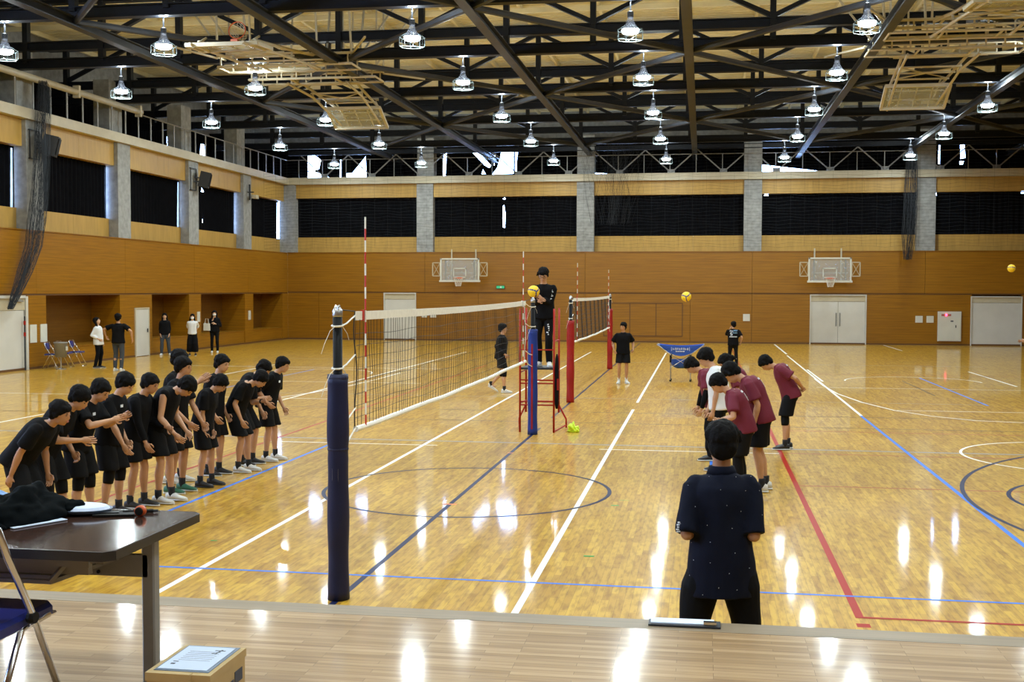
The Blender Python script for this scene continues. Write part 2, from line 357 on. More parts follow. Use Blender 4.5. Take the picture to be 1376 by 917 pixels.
for sx in (1, -1):
    poly([(sx*x, y) for x, y in ((6.03, 34), (6.03, 31.5), (6.12, 29.2), (6.42, 27), (6.86, 25.3), (7.4, 24.3), (8.1, 23.6), (8.9, 23.4), (9.6, 23.5))], .05, 'l_white')
for x, y, w, h, m in ((-1.89, 10.91, .07, .035, 'l_green'), (1.85, 10.87, .10, .05, 'l_green'), (1.98, 13.85, .12, .02, 'l_green'), (1.9, 13.5, .09, .05, 'l_green'),
                      (0, 13.25, .16, .055, 'l_orange'), (6.0, 10.6, .12, .05, 'l_orange'), (4.9, 26.9, .3, .05, 'l_orange'), (0, 17.6, .1, .05, 'l_orange')):
    MB().add([(x-w/2, y-h/2, .0024), (x+w/2, y-h/2, .0024), (x+w/2, y+h/2, .0024), (x-w/2, y+h/2, .0024)], [(0, 1, 2, 3)]).build('floor_tape', m, floor)

# stage in front: strip floor with separate boards
stage = struct(MB().b(-8, 14, YF, 5.60, -.1, .80).build('stage', 'greymetal'))
MB().b(-8, 14, YF, 5.50, .80, .9).build('stage_floor', 'stage', stage)
MB().b(-8, 14, 5.502, 5.66, .80, .9005).build('nosing', 'nosing', stage)

# ---- far wall
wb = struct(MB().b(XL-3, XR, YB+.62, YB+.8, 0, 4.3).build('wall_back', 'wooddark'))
MB().b(XL, XR, YB+.02, YB+.62, 2.318, 2.372).build('groove', 'woodgroove', wb)
xs = [XL]+XCOL+[XR]
doors = [(-12.6, -11.06), (7.86, 10.31), (14.99, 17.12)]
for i in range(len(xs)-1):
    MB().b(xs[i]+.006, xs[i+1]-.006, YB, YB+.62, 2.375, 4.3).build('wood_panel', 'wood', wb)
cuts = sorted([XL, XR]+[v for d in doors for v in d]+[-16.0, -7.9, -2.7, 2.3, 5.16, 20.7])
for i in range(len(cuts)-1):
    a, b_ = cuts[i], cuts[i+1]
    if any(abs(a-d[0]) < .01 for d in doors): continue
    MB().b(a+.006, b_-.006, YB, YB+.62, 0, 2.315).build('wood_panel', 'wood', wb)
for k in range(3):  # framed hatches
    x0 = -1.76+k*1.24; MB().b(x0, x0+1.2, YB-.012, YB, .33, 1.84).build('hatch', 'wood', wb)
o = MB()
for x0 in (-1.78, -.54, .7, 1.94): o.b(x0-.02, x0+.02, YB-.02, YB+.0, .3, 1.87)
o.b(-1.8, 1.96, YB-.02, YB, 1.85, 1.89).b(-1.8, 1.96, YB-.02, YB, .29, .33).build('hatch_frame', 'woodgroove', wb)
struct(MB().b(XL, XR, YB-.015, YB+.02, 0, .07).build('baseboard_back', 'woodgroove'))
struct(MB().b(XL, XR, YB-.03, YB+.64, 4.3, 4.33).build('trim_1', 'wood'))
# recessed upper bays
bays = [(XL, XCOL[0]-.41)]+[(XCOL[i]+.41, XCOL[i+1]-.41) for i in range(4)]+[(XCOL[4]+.41, XR)]
for a, b_ in bays:
    n = max(1, round((b_-a)/2.4))
    for k in range(n):
        MB().b(a+(b_-a)*k/n+.003, a+(b_-a)*(k+1)/n-.003, YB+.35, YB+.6, 4.33, 5.08).build('tan_panel', 'tan', wb)
        MB().b(a+(b_-a)*k/n+.003, a+(b_-a)*(k+1)/n-.003, YB+.12, YB+.6, 7.02, 7.68).build('tan_panel', 'tan', wb)
for i, x in enumerate(XCOL): MB().b(x-.41, x+.41, YB-.01, YB+.6, 4.33, 7.66).build('column', 'concrete', wb); MB().b(x-.41, x+.41, YB+.15, YB+.8, 7.66, 9.9).build('column', 'concrete', wb)
MB().b(XL-.4, XL+.42, YB-.06, YB+.6, 4.33, 7.66).build('column', 'concrete', wb)
MB().b(XL, XR, YB-.12, YB+.3, 7.68, 8.02).build('parapet_band', 'cream', wb)
MB().b(XL, XR, YB+.3, YB+2.9, 7.5, 7.7).build('gallery_floor', 'concrete', wb)

def curtain(name, origin, ux, w, z0, z1, holes, label, cat='curtain', group=None, pleat=.03, thick=.03):
    """black curtain hanging in a bay; holes are the gaps where it does not close, in (u, z)"""
    outer = [Vector((0, z0, 0)), Vector((w, z0, 0)), Vector((w, z1, 0)), Vector((0, z1, 0))]
    loops = [outer]+[[Vector((u, z, 0)) for u, z in h] for h in holes]
    flat = [v for l in loops for v in l]; tris = tessellate_polygon(loops)
    bm = bmesh.new(); vs = [bm.verts.new(v) for v in flat]
    for t in tris:
        try: bm.faces.new([vs[i] for i in t])
        except ValueError: pass
    # slice into strips so that it can fold
    k = int(w/.12)
    for i in range(1, k):
        g = bm.verts[:]+bm.edges[:]+bm.faces[:]
        bmesh.ops.bisect_plane(bm, geom=g, plane_co=(w*i/k, 0, 0), plane_no=(1, 0, 0))
    o0 = Vector(origin); ux = Vector(ux); nrm = ux.cross(Vector((0, 0, 1)))
    for v in bm.verts:
        u, z = v.co.x, v.co.y; f = math.sin(u*2*math.pi/.24)*pleat + pleat*.5*math.sin(u*3.1+z*.7)
        v.co = o0+ux*u+Vector((0, 0, z))+nrm*f
    me = bpy.data.meshes.new(name); bm.to_mesh(me); bm.free(); me.materials.append(M['black_cloth'])
    o = bpy.data.objects.new(name, me); COL.objects.link(o); md = o.modifiers.new('t', 'SOLIDIFY'); md.thickness = .006
    tag(o, label, cat, group); return o
names = ['beside the left corner of the far wall', 'behind the left wall basket', 'behind the far net, mid wall', 'above the ball cart, third column to its right', 'right of the fourth column', 'far right end']
lab = ['long black curtain in the far wall bay next to the left corner', 'black curtain in the far wall bay with a bright slit, above the left basket',
       'black curtain in the far wall bay above the far court net and yellow ball', 'black curtain in the far wall bay above the right basket',
       'black curtain in the far wall bay at the right edge', 'black curtain in the far wall bay beyond the right edge']
for i, (a, b_) in enumerate(bays):
    h = []
    if i == 1: h = [[(3.40-.0, 5.55), (3.50, 5.50), (3.52, 6.2), (3.46, 6.62), (3.40, 6.55)], [(3.38, 6.9), (3.52, 6.9), (3.50, 6.99)]]
    if i == 3: h = [[(.12, 6.93), (.32, 6.93), (.3, 7.02), (.14, 7.02)]]
    if i == 4: h = [[(.02, 6.88), (.10, 6.88), (.1, 6.99), (.02, 6.99)], [(3.78, 6.93), (4.0, 6.93), (3.98, 7.0), (3.8, 7.0)]]
    curtain('blackout_curtain', (a, YB+.40, 0), (1, 0, 0), b_-a, 5.06, 7.05, h, lab[i], group='curtains of the far wall')

# ---- left wall
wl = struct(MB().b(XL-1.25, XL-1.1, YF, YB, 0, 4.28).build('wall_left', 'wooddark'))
yy = [YF, 4.9, 10.65, 16.4, 22.15, 27.9, 33.66, 39.36, 45.16, 50.87, YB]
for i in range(len(yy)-1):
    MB().b(XL-1.1, XL, yy[i]+.005, yy[i+1]-.005, 2.34, 4.28).build('wood_panel', 'wood', wl)
MB().b(XL-1.1, XL-.02, YF, YB, 2.285, 2.34).build('groove', 'woodgroove', wl)
piers = [(YF, 12), (12.01, 22), (22.01, 29.4), (33.12, 34.18), (38.93, 41.39), (44.63, 45.77), (50.49, 51.47), (55.3, YB)]
for a, b_ in piers: MB().b(XL-1.1, XL, a, b_, 0, 2.285).build('wood_panel', 'wood', wl)
for i in range(3, 7):
    a, b_ = piers[i][1], piers[i+1][0]
    MB().b(XL-1.1, XL-.05, a, b_, 0, .58).build('bench_ledge', 'wood', wl); MB().b(XL-1.1, XL-.03, a, b_, .58, .61).build('ledge_top', 'wood', wl)
struct(MB().b(XL, XL+.015, YF, YB, 0, .07).b(XL-.05, XL-.04, 34.2, 38.9, 0, .02).build('baseboard_left', 'woodgroove'))
struct(MB().b(XL-.64, XL+.03, YF, YB, 4.28, 4.31).build('trim_2', 'wood'))
lb = [YF]+YCOL+[YB+.35]
for j in range(len(lb)-1):
    a = lb[j]+(.46 if j else 0); b_ = lb[j+1]-.46
    n = 2
    for k in range(n):
        MB().b(XL-.6, XL-.36, a+(b_-a)*k/n+.003, a+(b_-a)*(k+1)/n-.003, 4.31, 4.98).build('tan_panel', 'tan', wl)
        MB().b(XL-.6, XL-.14, a+(b_-a)*k/n+.003, a+(b_-a)*(k+1)/n-.003, 6.86, 7.68).build('tan_panel', 'tan', wl)
    if j >= 4:
        h = []
        w = b_-a
        h = [[(w-.10, 4.98), (w-.03, 4.98), (w-.03, 6.8), (w-.08, 6.8)]]
        if j == 8: h += [[(1.3, 5.3), (1.42, 5.3), (1.38, 5.7), (1.28, 5.7)], [(1.2, 6.6), (1.5, 6.6), (1.36, 6.78)]]
        ll = {4: 'black curtain in the left wall bay just outside the left edge', 5: 'black curtain in the left wall bay at the left edge, before the first grey column',
              6: 'black curtain in the left wall bay right of the hanging grey net bundle', 7: 'black curtain in the second full left wall bay',
              8: 'black curtain with a short bright slit in the left wall bay by the second speaker', 9: 'narrow black curtain in the left wall bay next to the corner'}[j]
        curtain('blackout_curtain', (XL-.45, a, 0), (0, 1, 0), w, 4.96, 6.9, h, ll, group='curtains of the left wall')
for y in YCOL: MB().b(XL-.6, XL, y-.46, y+.46, 4.31, 7.68).build('column', 'concrete', wl); MB().b(XL-.9, XL-.3, y-.46, y+.46, 7.68, 9.9).build('column', 'concrete', wl)
MB().b(XL-.3, XL+.12, YF, YB, 7.68, 8.0).build('parapet_band', 'cream', wl)
MB().b(XL-2.9, XL-.3, YF, YB+2.9, 7.5, 7.7).build('gallery_floor', 'concrete', wl)
MB().b(XL-.75, XL-.6, YF, YB, 4.2, 4.96).b(XL-.75, XL-.6, YF, YB, 6.85, 7.6).build('wall_backing', 'concrete', wl)
MB().b(XL-1, XR, YB+.6, YB+.75, 4.2, 5.06).b(XL-1, XR, YB+.6, YB+.75, 7.0, 7.6).build('wall_backing', 'concrete', wb)
# unseen walls that close the hall
wr = struct(MB().b(XR, XR+.3, YF, YB+3, 0, 12).build('wall_right', 'wood'))
wf = struct(MB().b(XL-3, XR, YF-.3, YF, 0, 12).build('wall_front', 'wood'))
# gallery outer walls with windows behind black curtains
go = struct(MB().b(XL-3.1, XR, YB+3.0, YB+3.2, 7.4, 7.95).b(XL-3.1, XR, YB+3.0, YB+3.2, 9.75, 12).build('wall_gallery_back', 'concrete'))
gl = struct(MB().b(XL-3.1, XL-2.9, YF, YB+3.0, 7.4, 7.95).b(XL-3.1, XL-2.9, YF, YB+3.0, 9.75, 12).build('wall_gallery_left', 'concrete'))
edges = [XL-2.9]+XCOL+[XR]
for i in range(len(edges)-1):
    a, b_ = edges[i], edges[i+1]; wo = struct(MB().b(a, a+.08, YB+3.02, YB+3.12, 7.95, 9.75).b(b_-.08, b_, YB+3.02, YB+3.12, 7.95, 9.75).b(a, b_, YB+3.02, YB+3.12, 7.95, 8.0).b(a, b_, YB+3.02, YB+3.12, 9.68, 9.75).b((a+b_)/2-.04, (a+b_)/2+.04, YB+3.02, YB+3.12, 8, 9.7).build('window_%d' % (i+1), 'steelg'))
    for q in (0, 1): MB().b(a+.08+(b_-a)/2*q, a+(b_-a)/2*(q+1)-.04, YB+3.06, YB+3.07, 8, 9.68).build('pane', 'glass', wo)
ye = [YF]+YCOL+[YB+2.9]
for i in range(3, len(ye)-1):
    a, b_ = ye[i], ye[i+1]; wo = struct(MB().b(XL-3.05, XL-2.95, a, a+.08, 7.95, 9.75).b(XL-3.05, XL-2.95, b_-.08, b_, 7.95, 9.75).b(XL-3.05, XL-2.95, a, b_, 9.68, 9.75).build('window_%d' % (i+4), 'steelg'))
    MB().b(XL-3.01, XL-3.0, a+.08, b_-.08, 7.95, 9.68).build('pane', 'glass', wo)
MB().b(XL-3.1, XL-2.9, YF, ye[3], 7.9, 9.8).build('infill', 'concrete', gl)
# gaps between the gallery curtains, as (x, z) on the window wall, per bay
G = {0: [[(-17.51, 9.43), (-17.13, 9.47), (-16.79, 9.21), (-16.91, 8.76), (-17.21, 8.65), (-17.51, 8.68)], [(-17.51, 8.61), (-17.13, 8.68), (-16.15, 8.23), (-17.51, 8.23)], [(-14.39, 9.36), (-14.35, 8.23), (-15.48, 8.23), (-15.4, 8.5), (-15.1, 8.53)], [(-15.76, 9.24), (-15.7, 9.24), (-15.7, 8.23), (-15.78, 8.23)]], 1: [[(-11.15, 9.54), (-11.08, 9.54), (-11.08, 8.27), (-11.17, 8.27)], [(-10.25, 9.54), (-10.1, 9.54), (-10.15, 8.8), (-10.17, 8.27), (-10.29, 8.27)], [(-8.82, 9.54), (-8.52, 9.58), (-7.8, 8.8), (-7.88, 8.68), (-8.14, 8.83)], [(-8.29, 8.38), (-8.22, 8.61), (-8.07, 8.38)], [(-7.24, 9.62), (-6.41, 9.62), (-6.49, 8.38), (-7.73, 8.35), (-7.46, 8.72)], [(-7.63, 9.32), (-7.58, 9.32), (-7.62, 8.8), (-7.65, 8.8)]], 2: [[(-3.16, 9.69), (-3.06, 9.69), (-3.1, 8.38), (-3.25, 8.38)]], 3: [[(3.86, 8.5), (4.46, 8.72), (4.87, 8.8), (5.03, 8.5)], [(5.18, 9.77), (5.27, 9.77), (5.25, 8.8), (5.18, 8.8)]], 4: [[(13.96, 9.77), (14.02, 9.77), (14.02, 8.57), (13.94, 8.57)], [(14.92, 9.81), (15.11, 9.81), (15.18, 8.83), (14.96, 8.8)], [(14.92, 8.68), (15.11, 8.68), (15.07, 8.53), (14.92, 8.53)], [(12.78, 8.65), (12.89, 8.76), (13.15, 8.72), (13.11, 8.57)]]}
cl = ['black gallery curtain with two large bright gaps, at the left corner', 'black gallery curtain with a big white gap above the slit in the lower curtain',
      'closed black gallery curtain with a thin bright edge at its left end', 'black gallery curtain with a small bright gap low by the third column', 'black gallery curtain at the right edge with a bright slit by the fourth column', 'black gallery curtain beyond the right edge']
for i in range(len(edges)-1):
    a, b_ = edges[i], edges[i+1]
    hs = [[(x-a, z) for x, z in h] for h in G.get(i, [])]
    hs = [[(min(max(u, .02), b_-a-.02), min(max(z, 7.79), 9.72)) for u, z in h] for h in hs]
    curtain('gallery_curtain', (a, YB+2.85, 0), (1, 0, 0), b_-a, 7.72, 9.78, hs, cl[i], group='curtains of the far gallery', pleat=.02)
for i in range(3, len(ye)-1):
    a, b_ = ye[i], ye[i+1]; w = b_-a
    hs = [[(w*.62, 8.1), (w*.62+.16, 8.1), (w*.62+.14, 9.0), (w*.62, 9.2)]] if i in (4, 5, 6, 8) else []
    if i == 9: hs = [[(1.0, 7.9), (1.9, 7.9), (1.7, 9.3), (1.3, 9.3)], [(3.6, 7.9), (4.4, 7.9), (4.2, 9.0)]]
    curtain('gallery_curtain', (XL-2.8, a, 0), (0, 1, 0), w, 7.72, 9.78, hs, 'black curtain of the left gallery, window bay %s' % ['', '', '', 'sixth past the edge', 'outside the left edge', 'beyond the left edge', 'behind the white pipe at the left edge', 'above the second grey column', 'above the second speaker', 'nearest the corner'][i], group='curtains of the left gallery', pleat=.02)

# ---- roof
prof = []; y = YF; k = 0
ceil = MB(); P = .30
ys = np.arange(YF-.3, YB+3.3, P)
vs = []; fs = []
for y in ys:
    for dy, dz in ((0, 0), (.09, 0), (.12, .10), (.23, .10), (.26, 0)): vs.append((y+dy, 11.45+dz))
V3 = [(x, a, b_) for x in (XL-3.2, XR+.3) for a, b_ in vs]; n = len(vs)
ceil.add(V3, [(i, i+1, n+i+1, n+i) for i in range(n-1)])
ceil.b(XL-3.2, XR+.3, YF-.3, YB+3.3, 11.6, 11.8)
ceiling = struct(ceil.build('ceiling', 'deck'))
LB = [-12.4, -7.5, -2.5, 2.45, 7.35, 12.2, 17.1]
for x in LB: MB().ibeam((x, YF, 9.02), (x, YB+2.8, 9.02), .24, .24).build('longitudinal_beam', 'steelg', ceiling)
for k in range(19):
    x = -20+2.45*k; MB().bar((x, YF, 11.36), (x, YB+2.8, 11.36), .09, .16).build('purlin', 'deck', ceiling)
TR = LAMP_Y
tw = ['ninth', 'eighth', 'seventh', 'sixth', 'fifth', 'fourth', 'third', 'second', 'first']
NX = [-19.8+2.45*k for k in range(19)]
src = None
for ti, y in enumerate(TR):
    t = thing('roof_truss', 'dark steel roof truss across the hall, %s counted from the far wall' % tw[ti], 'truss', (0, y, 0), group='main roof trusses'); t['kind'] = 'structure'
    if src is None:
        src = t
        MB().ibeam((XL-3, 0, 9.26), (XR, 0, 9.26), .26, .30).build('bottom_chord', 'steel', t)
        MB().ibeam((XL-3, 0, 9.78), (XR, 0, 9.78), .22, .27).build('middle_chord', 'steel', t)
        MB().ibeam((XL-3, 0, 11.15), (XR, 0, 11.15), .26, .26).build('top_chord', 'steel', t)
        for k, x in enumerate(NX):
            if k < 18:
                MB().bar((x, 0, 9.3), (x, 0, 11.1), .20, .16).build('web_post', 'steel', t)
                q = NX[k]+2.45
                if k % 2: MB().bar((x, 0, 11.1), (q, 0, 9.95), .15, .12).build('web_diagonal', 'steel', t)
                else: MB().bar((x, 0, 9.95), (q, 0, 11.1), .15, .12).build('web_diagonal', 'steel', t)
    else:
        for ch in src.children: c = ch.copy(); COL.objects.link(c); c.parent = t
# lighter beams between the trusses
for i in range(len(TR)-1):
    y = (TR[i]+TR[i+1])/2; z = 9.62
    MB().bar((XL-3, y+.4, 11.2), (XR, y+.4, 11.2), .1, .14).build('cross_beam', 'deck', ceiling)
# diamond bracing of round tube
for i in range(2, len(TR)-1):
    for j in range(len(LB)-1):
        if (i+j) % 2 == 0: p, q = (LB[j], TR[i], 9.06), (LB[j+1], TR[i+1], 9.06)
        else: p, q = (LB[j+1], TR[i], 9.06), (LB[j], TR[i+1], 9.06)
        MB().tube([p, q], .085, 8).build('round_brace', 'steelg', ceiling)
# zigzag web over the far parapet
t = thing('gallery_truss', 'thin zigzag steel truss standing over the far parapet', 'truss'); t['kind'] = 'structure'
MB().ibeam((XL, YB+.2, 9.26), (XR, YB+.2, 9.26), .2, .22).build('top_chord', 'steel', t)
x = -18.17+.0
while x < XR-2.5:
    for a, b_, za, zb in ((x, x+1.22, 8.06, 9.14), (x+1.22, x+2.44, 9.14, 8.06)):
        if a > XL: MB().tube([(a, YB+.2, za), (b_, YB+.2, zb)], .032, 6).build('web_rod', 'greymetal', t)
    if x > XL: MB().box((x, YB+.2, 8.12), (.34, .03, .2)).build('gusset', 'greymetal', t)
    x += 2.44
# parapet rails
r = thing('gallery_rail', 'thin post and wire railing on the far gallery parapet', 'railing')
x = XL+.6
while x < 20: MB().box((x, YB+.02, 8.45), (.03, .03, .9)).build('rail_post', 'greymetal', r); x += 1.22
MB().tube([(XL, YB+.02, 8.9), (XR, YB+.02, 8.9)], .018, 6).build('top_rail', 'greymetal', r)
r = thing('gallery_rail', 'railing of flat grey posts on the left gallery with a thin top rail', 'railing')
y = 17.0
while y < YB: MB().box((XL-.02, y, 8.43), (.025, .07, .9)).build('rail_post', 'greymetal', r); y += .98
MB().tube([(XL-.02, 40.8, 8.9), (XL-.02, YB, 8.9)], .022, 6).build('top_rail', 'greymetal', r)
p = thing('rolled_screen', 'thick cream tube lying along the top of the left gallery railing', 'tube')
MB().tube([(XL+.0, 14, 8.99), (XL+.0, 40.7, 8.99)], .11, 12).build('tube', 'cream', p, smooth=True)
for y in (36.2, 40.5, 30.1): MB().box((XL+.0, y, 9.0), (.22, .12, .40)).build('bracket', 'cream', p)

# ---- doors
def door(n, x0, x1, h, leaf_h, handles=True, double=True):
    d = struct(MB().b(x0-.05, x0, YB-.04, YB+.5, 0, h+.05).b(x1, x1+.05, YB-.04, YB+.5, 0, h+.05).b(x0, x1, YB-.04, YB+.5, h, h+.05).build('door_%d' % n, 'door'))
    MB().b(x0, x1, YB+.0, YB+.06, leaf_h+.01, h).build('transom', 'cream', d)
    k = 2 if double else 1
    for i in range(k):
        a = x0+(x1-x0)*i/k+.006; b_ = x0+(x1-x0)*(i+1)/k-.006
        lf = MB().b(a, b_, YB+.01, YB+.06, .01, leaf_h).build('door_leaf', 'door', d)
        if handles: hx = b_-.08 if i == 0 else a+.08; MB().tube([(hx, YB+.01, .85), (hx, YB-.05, .88), (hx, YB-.05, 1.42), (hx, YB+.01, 1.45)], .014, 6).build('pull_handle', 'steelg', lf)
    return d
door(2, -12.6, -11.06, 2.28, 2.0, False, False); door(3, 7.86, 10.31, 2.26, 1.98); door(4, 14.99, 17.12, 2.2, 1.95, False, False)
d1 = struct(MB().b(XL-.3, XL+.04, 33.0, 33.12, 0, 2.26).b(XL-.3, XL+.04, 29.4, 29.5, 0, 2.26).b(XL-.3, XL+.04, 29.5, 33.0, 2.2, 2.285).build('door_1', 'door'))
MB().b(XL-.06, XL-.0, 29.5, 33.0, 1.84, 2.2).build('transom', 'cream', d1)
MB().box((XL+.03, 32.7, 2.12), (.06, .28, .06)).build('door_closer', 'greymetal', d1)
for a, b_, hy in ((29.51, 31.24, 31.12), (31.26, 32.95, 31.40)):
    lf = MB().b(XL-.07, XL-.01, a, b_, .01, 1.83).build('door_leaf', 'door', d1)
    MB().tube([(XL-.01, hy, .55), (XL+.06, hy, .6), (XL+.06, hy, 1.35), (XL-.01, hy, 1.4)], .018, 6).build('pull_handle', 'steelg', lf)
t = thing('striped_pole', 'thin dark pole with red bands leaning by the left white door', 'pole', (XL+.08, 32.85, 0))
MB().tube([(0, 0, 0), (0, 0, 1.65)], .022, 8).build('shaft', 'steelg', t)
for z in (1.1, 1.45): MB().tube([(0, 0, z-.06), (0, 0, z+.06)], .035, 8).build('band', 'redpaint', t)
# wall fittings
def plate(x0, x1, z0, z1, label, g=None):
    t = thing('wall_plate', label, 'wall plate', ((x0+x1)/2, YB, (z0+z1)/2), group=g)
    w, h = x1-x0, z1-z0; MB().bevbox((0, -.012, 0), (w, .024, h), .01).build('cover', 'white', t)
    MB().box((0, -.027, 0), (w*.6, .006, h*.7)).build('insert', 'door', t); return t
plate(12.53, 12.86, 1.03, 1.34, 'left one of two white square plates beside the white cabinet on the far wall', 'paired wall plates')
plate(13.02, 13.34, 1.03, 1.34, 'right one of two white square plates beside the white cabinet on the far wall', 'paired wall plates')
plate(4.76, 5.08, 1.05, 1.38, 'single white square plate on the far wall above the bowing players')
plate(-10.75, -10.45, 1.12, 1.4, 'left white plate right of the narrow white door on the far wall', 'plates by the narrow door')
plate(-10.3, -10.0, 1.12, 1.4, 'second white plate right of the narrow white door on the far wall', 'plates by the narrow door')
t = thing('hydrant_cabinet', 'white wall cabinet with a glowing red lamp between two far doors', 'cabinet', (14.02, YB, .87))
MB().bevbox((0, -.051, 0), (1.03, .1, 1.36), .012).build('body', 'door', t); dd = MB().box((0, -.085, -.12), (.95, .06, 1.05)).build('door', 'white', t)
MB().box((.27, -.10, 0.0), (.04, .06, .12)).build('handle', 'steelg', dd); MB().box((.1, -.115, .24), (.12, .01, .06)).build('badge', 'ink', dd)
MB().lathe([(.001, -.14), (.04, -.13), (.055, -.09), (.055, -.05)], 12, (-.15, -.03, .52), 'y').build('lamp', 'redlamp', t, smooth=True)
MB().box((-.15, -.105, .52), (.42, .012, .09)).build('name_strip', 'lip', t)
t = thing('exit_sign', 'small green exit sign over the far wall groove', 'sign', (-6.8, YB, 2.62)); MB().box((0, -.03, 0), (.42, .06, .16)).build('housing', 'steelg', t); MB().box((0, -.065, 0), (.38, .012, .12)).build('face', 'extgreen', t)
MB().box((.02, -.074, 0), (.07, .004, .08)).build('pictogram', 'white', t)
for yy2, l in ((33.42, 'first white notice panel beside the left door'), (34.0, 'second white notice panel beside the left door, next to the alcove')):
    t = thing('notice_panel', l, 'panel', (XL, yy2, 1.1)); MB().box((.012, 0, 0), (.024, .36, .56)).build('panel', 'white', t)
t = thing('wall_cabinet_door', 'tall narrow white door on the pier behind the spectators', 'door', (XL, 40.55, 0)); MB().b(0, .03, -.5, .5, .02, 1.75).build('leaf', 'door', t); MB().b(0, .045, -.55, -.5, 0, 1.8).b(0, .045, .5, .55, 0, 1.8).b(0, .045, -.5, .5, 1.75, 1.8).build('frame', 'cream', t); MB().box((.05, .38, .95), (.03, .03, .14)).build('handle', 'steelg', t)
for yy2, zz, l in ((51.0, 1.3, 'small white switch plate on the left wall pier nearest the corner'), (45.5, 1.35, 'small white switch plate on the pier behind the woman with the white bag')):
    t = thing('switch_plate', l, 'switch', (XL, yy2, zz)); MB().box((.01, 0, 0), (.02, .26, .42)).build('plate', 'white', t); MB().box((.025, 0, 0), (.01, .08, .2)).build('switch', 'door', t)
# speakers on the left columns
for y, l in ((33.75, 'black speaker in a wire cage on the first grey column of the left wall'), (45.2, 'black speaker in a wire cage on the third grey column of the left wall')):
    t = thing('wall_speaker', l, 'speaker', (XL, y, 7.0), group='wall speakers')
    MB().box((.38, .2, -.05), (.42, .42, .62), rz=.35, ry=.22).build('cabinet', 'speaker', t); MB().box((.60, .27, -.09), (.02, .34, .5), rz=.35, ry=.22).build('grille', 'rubber', t)
    MB().bar((0, 0, .05), (.3, .15, 0), .05).bar((0, 0, -.15), (.3, .15, -.1), .04).build('bracket', 'steelg', t)
    c = MB()
    for zz in (-.5, .38): c.bar((.05, -.42, zz), (.05, .1, zz), .03).bar((.05, -.42, zz), (0, -.42, zz), .03)
    for q in (-.42, .1): c.bar((.05, q, -.5), (.05, q, .38), .03)
    c.build('cage', 'steelg', t)
t = thing('wall_camera', 'small pale device on a bracket on the last full column of the left wall', 'camera', (XL, 50.9, 6.9))
MB().bar((0, 0, 0), (.3, 0, 0), .05).build('bracket', 'steelg', t); MB().box((.3, .15, -.2), (.2, .35, .16)).build('housing', 'cream', t); MB().bar((.1, 0, -.35), (.1, 0, .35), .06).build('post', 'steelg', t)
# ---------------------------------------------------------------- lamps
def make_lamp():
    t = thing('high_bay_lamp', '', 'lamp', (0, 0, 0), group='high bay lamps')
    MB().lathe([(.19, .0), (.16, .06), (.11, .14), (.075, .22), (.06, .30)], 20, (0, 0, 0)).build('reflector', 'lampglass', t, smooth=True)
    MB().lathe([(.001, -.085), (.11, -.08), (.18, -.055), (.20, .0), (.195, .02)], 20).build('lens', 'lampglow', t, smooth=True)
    h = MB().lathe([(.055, .28), (.07, .30), (.07, .42), (.03, .44)], 12).build('ballast_housing', 'steelg', t)
    MB().bar((0, 0, .43), (0, 0, .75), .03).box((0, 0, .72), (.3, .05, .03)).build('hanger', 'steelg', h)
    g = MB()
    for z, r in ((-.20, .30), (.0, .30)):
        g.tube([(r*math.cos(a*math.pi/4+.39), r*math.sin(a*math.pi/4+.39), z) for a in range(9)], .007, 5, cap=False)
    for a in range(8):
        c, s = math.cos(a*math.pi/4+.39), math.sin(a*math.pi/4+.39)
        g.bar((.30*c, .30*s, .02), (.30*c, .30*s, -.21), .010)
        if a % 2 == 0: g.bar((.30*c, .30*s, -.20), (.0, 0, -.20), .012); g.bar((.30*c, .30*s, .0), (.14*c, .14*s, .10), .012)
    g.build('wire_guard', 'guard', t)
    return t
lamp0 = make_lamp(); first = True
ld = bpy.data.lights.new('lamp_light', 'AREA'); ld.shape = 'DISK'; ld.size = .42; ld.energy = LAMP_POWER; ld.color = LAMP_COLOR; ld.spread = math.radians(165)
lu = bpy.data.lights.new('lamp_glow_light', 'POINT'); lu.energy = UP_POWER; lu.color = LAMP_COLOR; lu.shadow_soft_size = .12
cw = ['leftmost', 'second', 'third', 'fourth', 'fifth', 'sixth']; rw = {8: 'farthest', 7: 'second farthest', 6: 'third farthest', 5: 'fourth farthest', 4: 'fifth farthest', 3: 'sixth farthest', 2: 'seventh farthest', 1: 'eighth farthest', 0: 'ninth farthest'}
for j, y in enumerate(LAMP_Y):
    for i, x in enumerate(LAMP_X):
        o = lamp0 if first else copy_tree(lamp0); first = False
        o.location = (x, y, LAMP_Z)
        o['label'] = 'caged round hanging lamp, %s across from the left in the %s row of lamps' % (cw[i], rw[j])
        l = bpy.data.objects.new('lamp_light', ld); COL.objects.link(l); l.parent = o; l.location = (0, 0, -.095)
        l = bpy.data.objects.new('lamp_glow_light', lu); COL.objects.link(l); l.parent = o; l.location = (0, 0, .66)

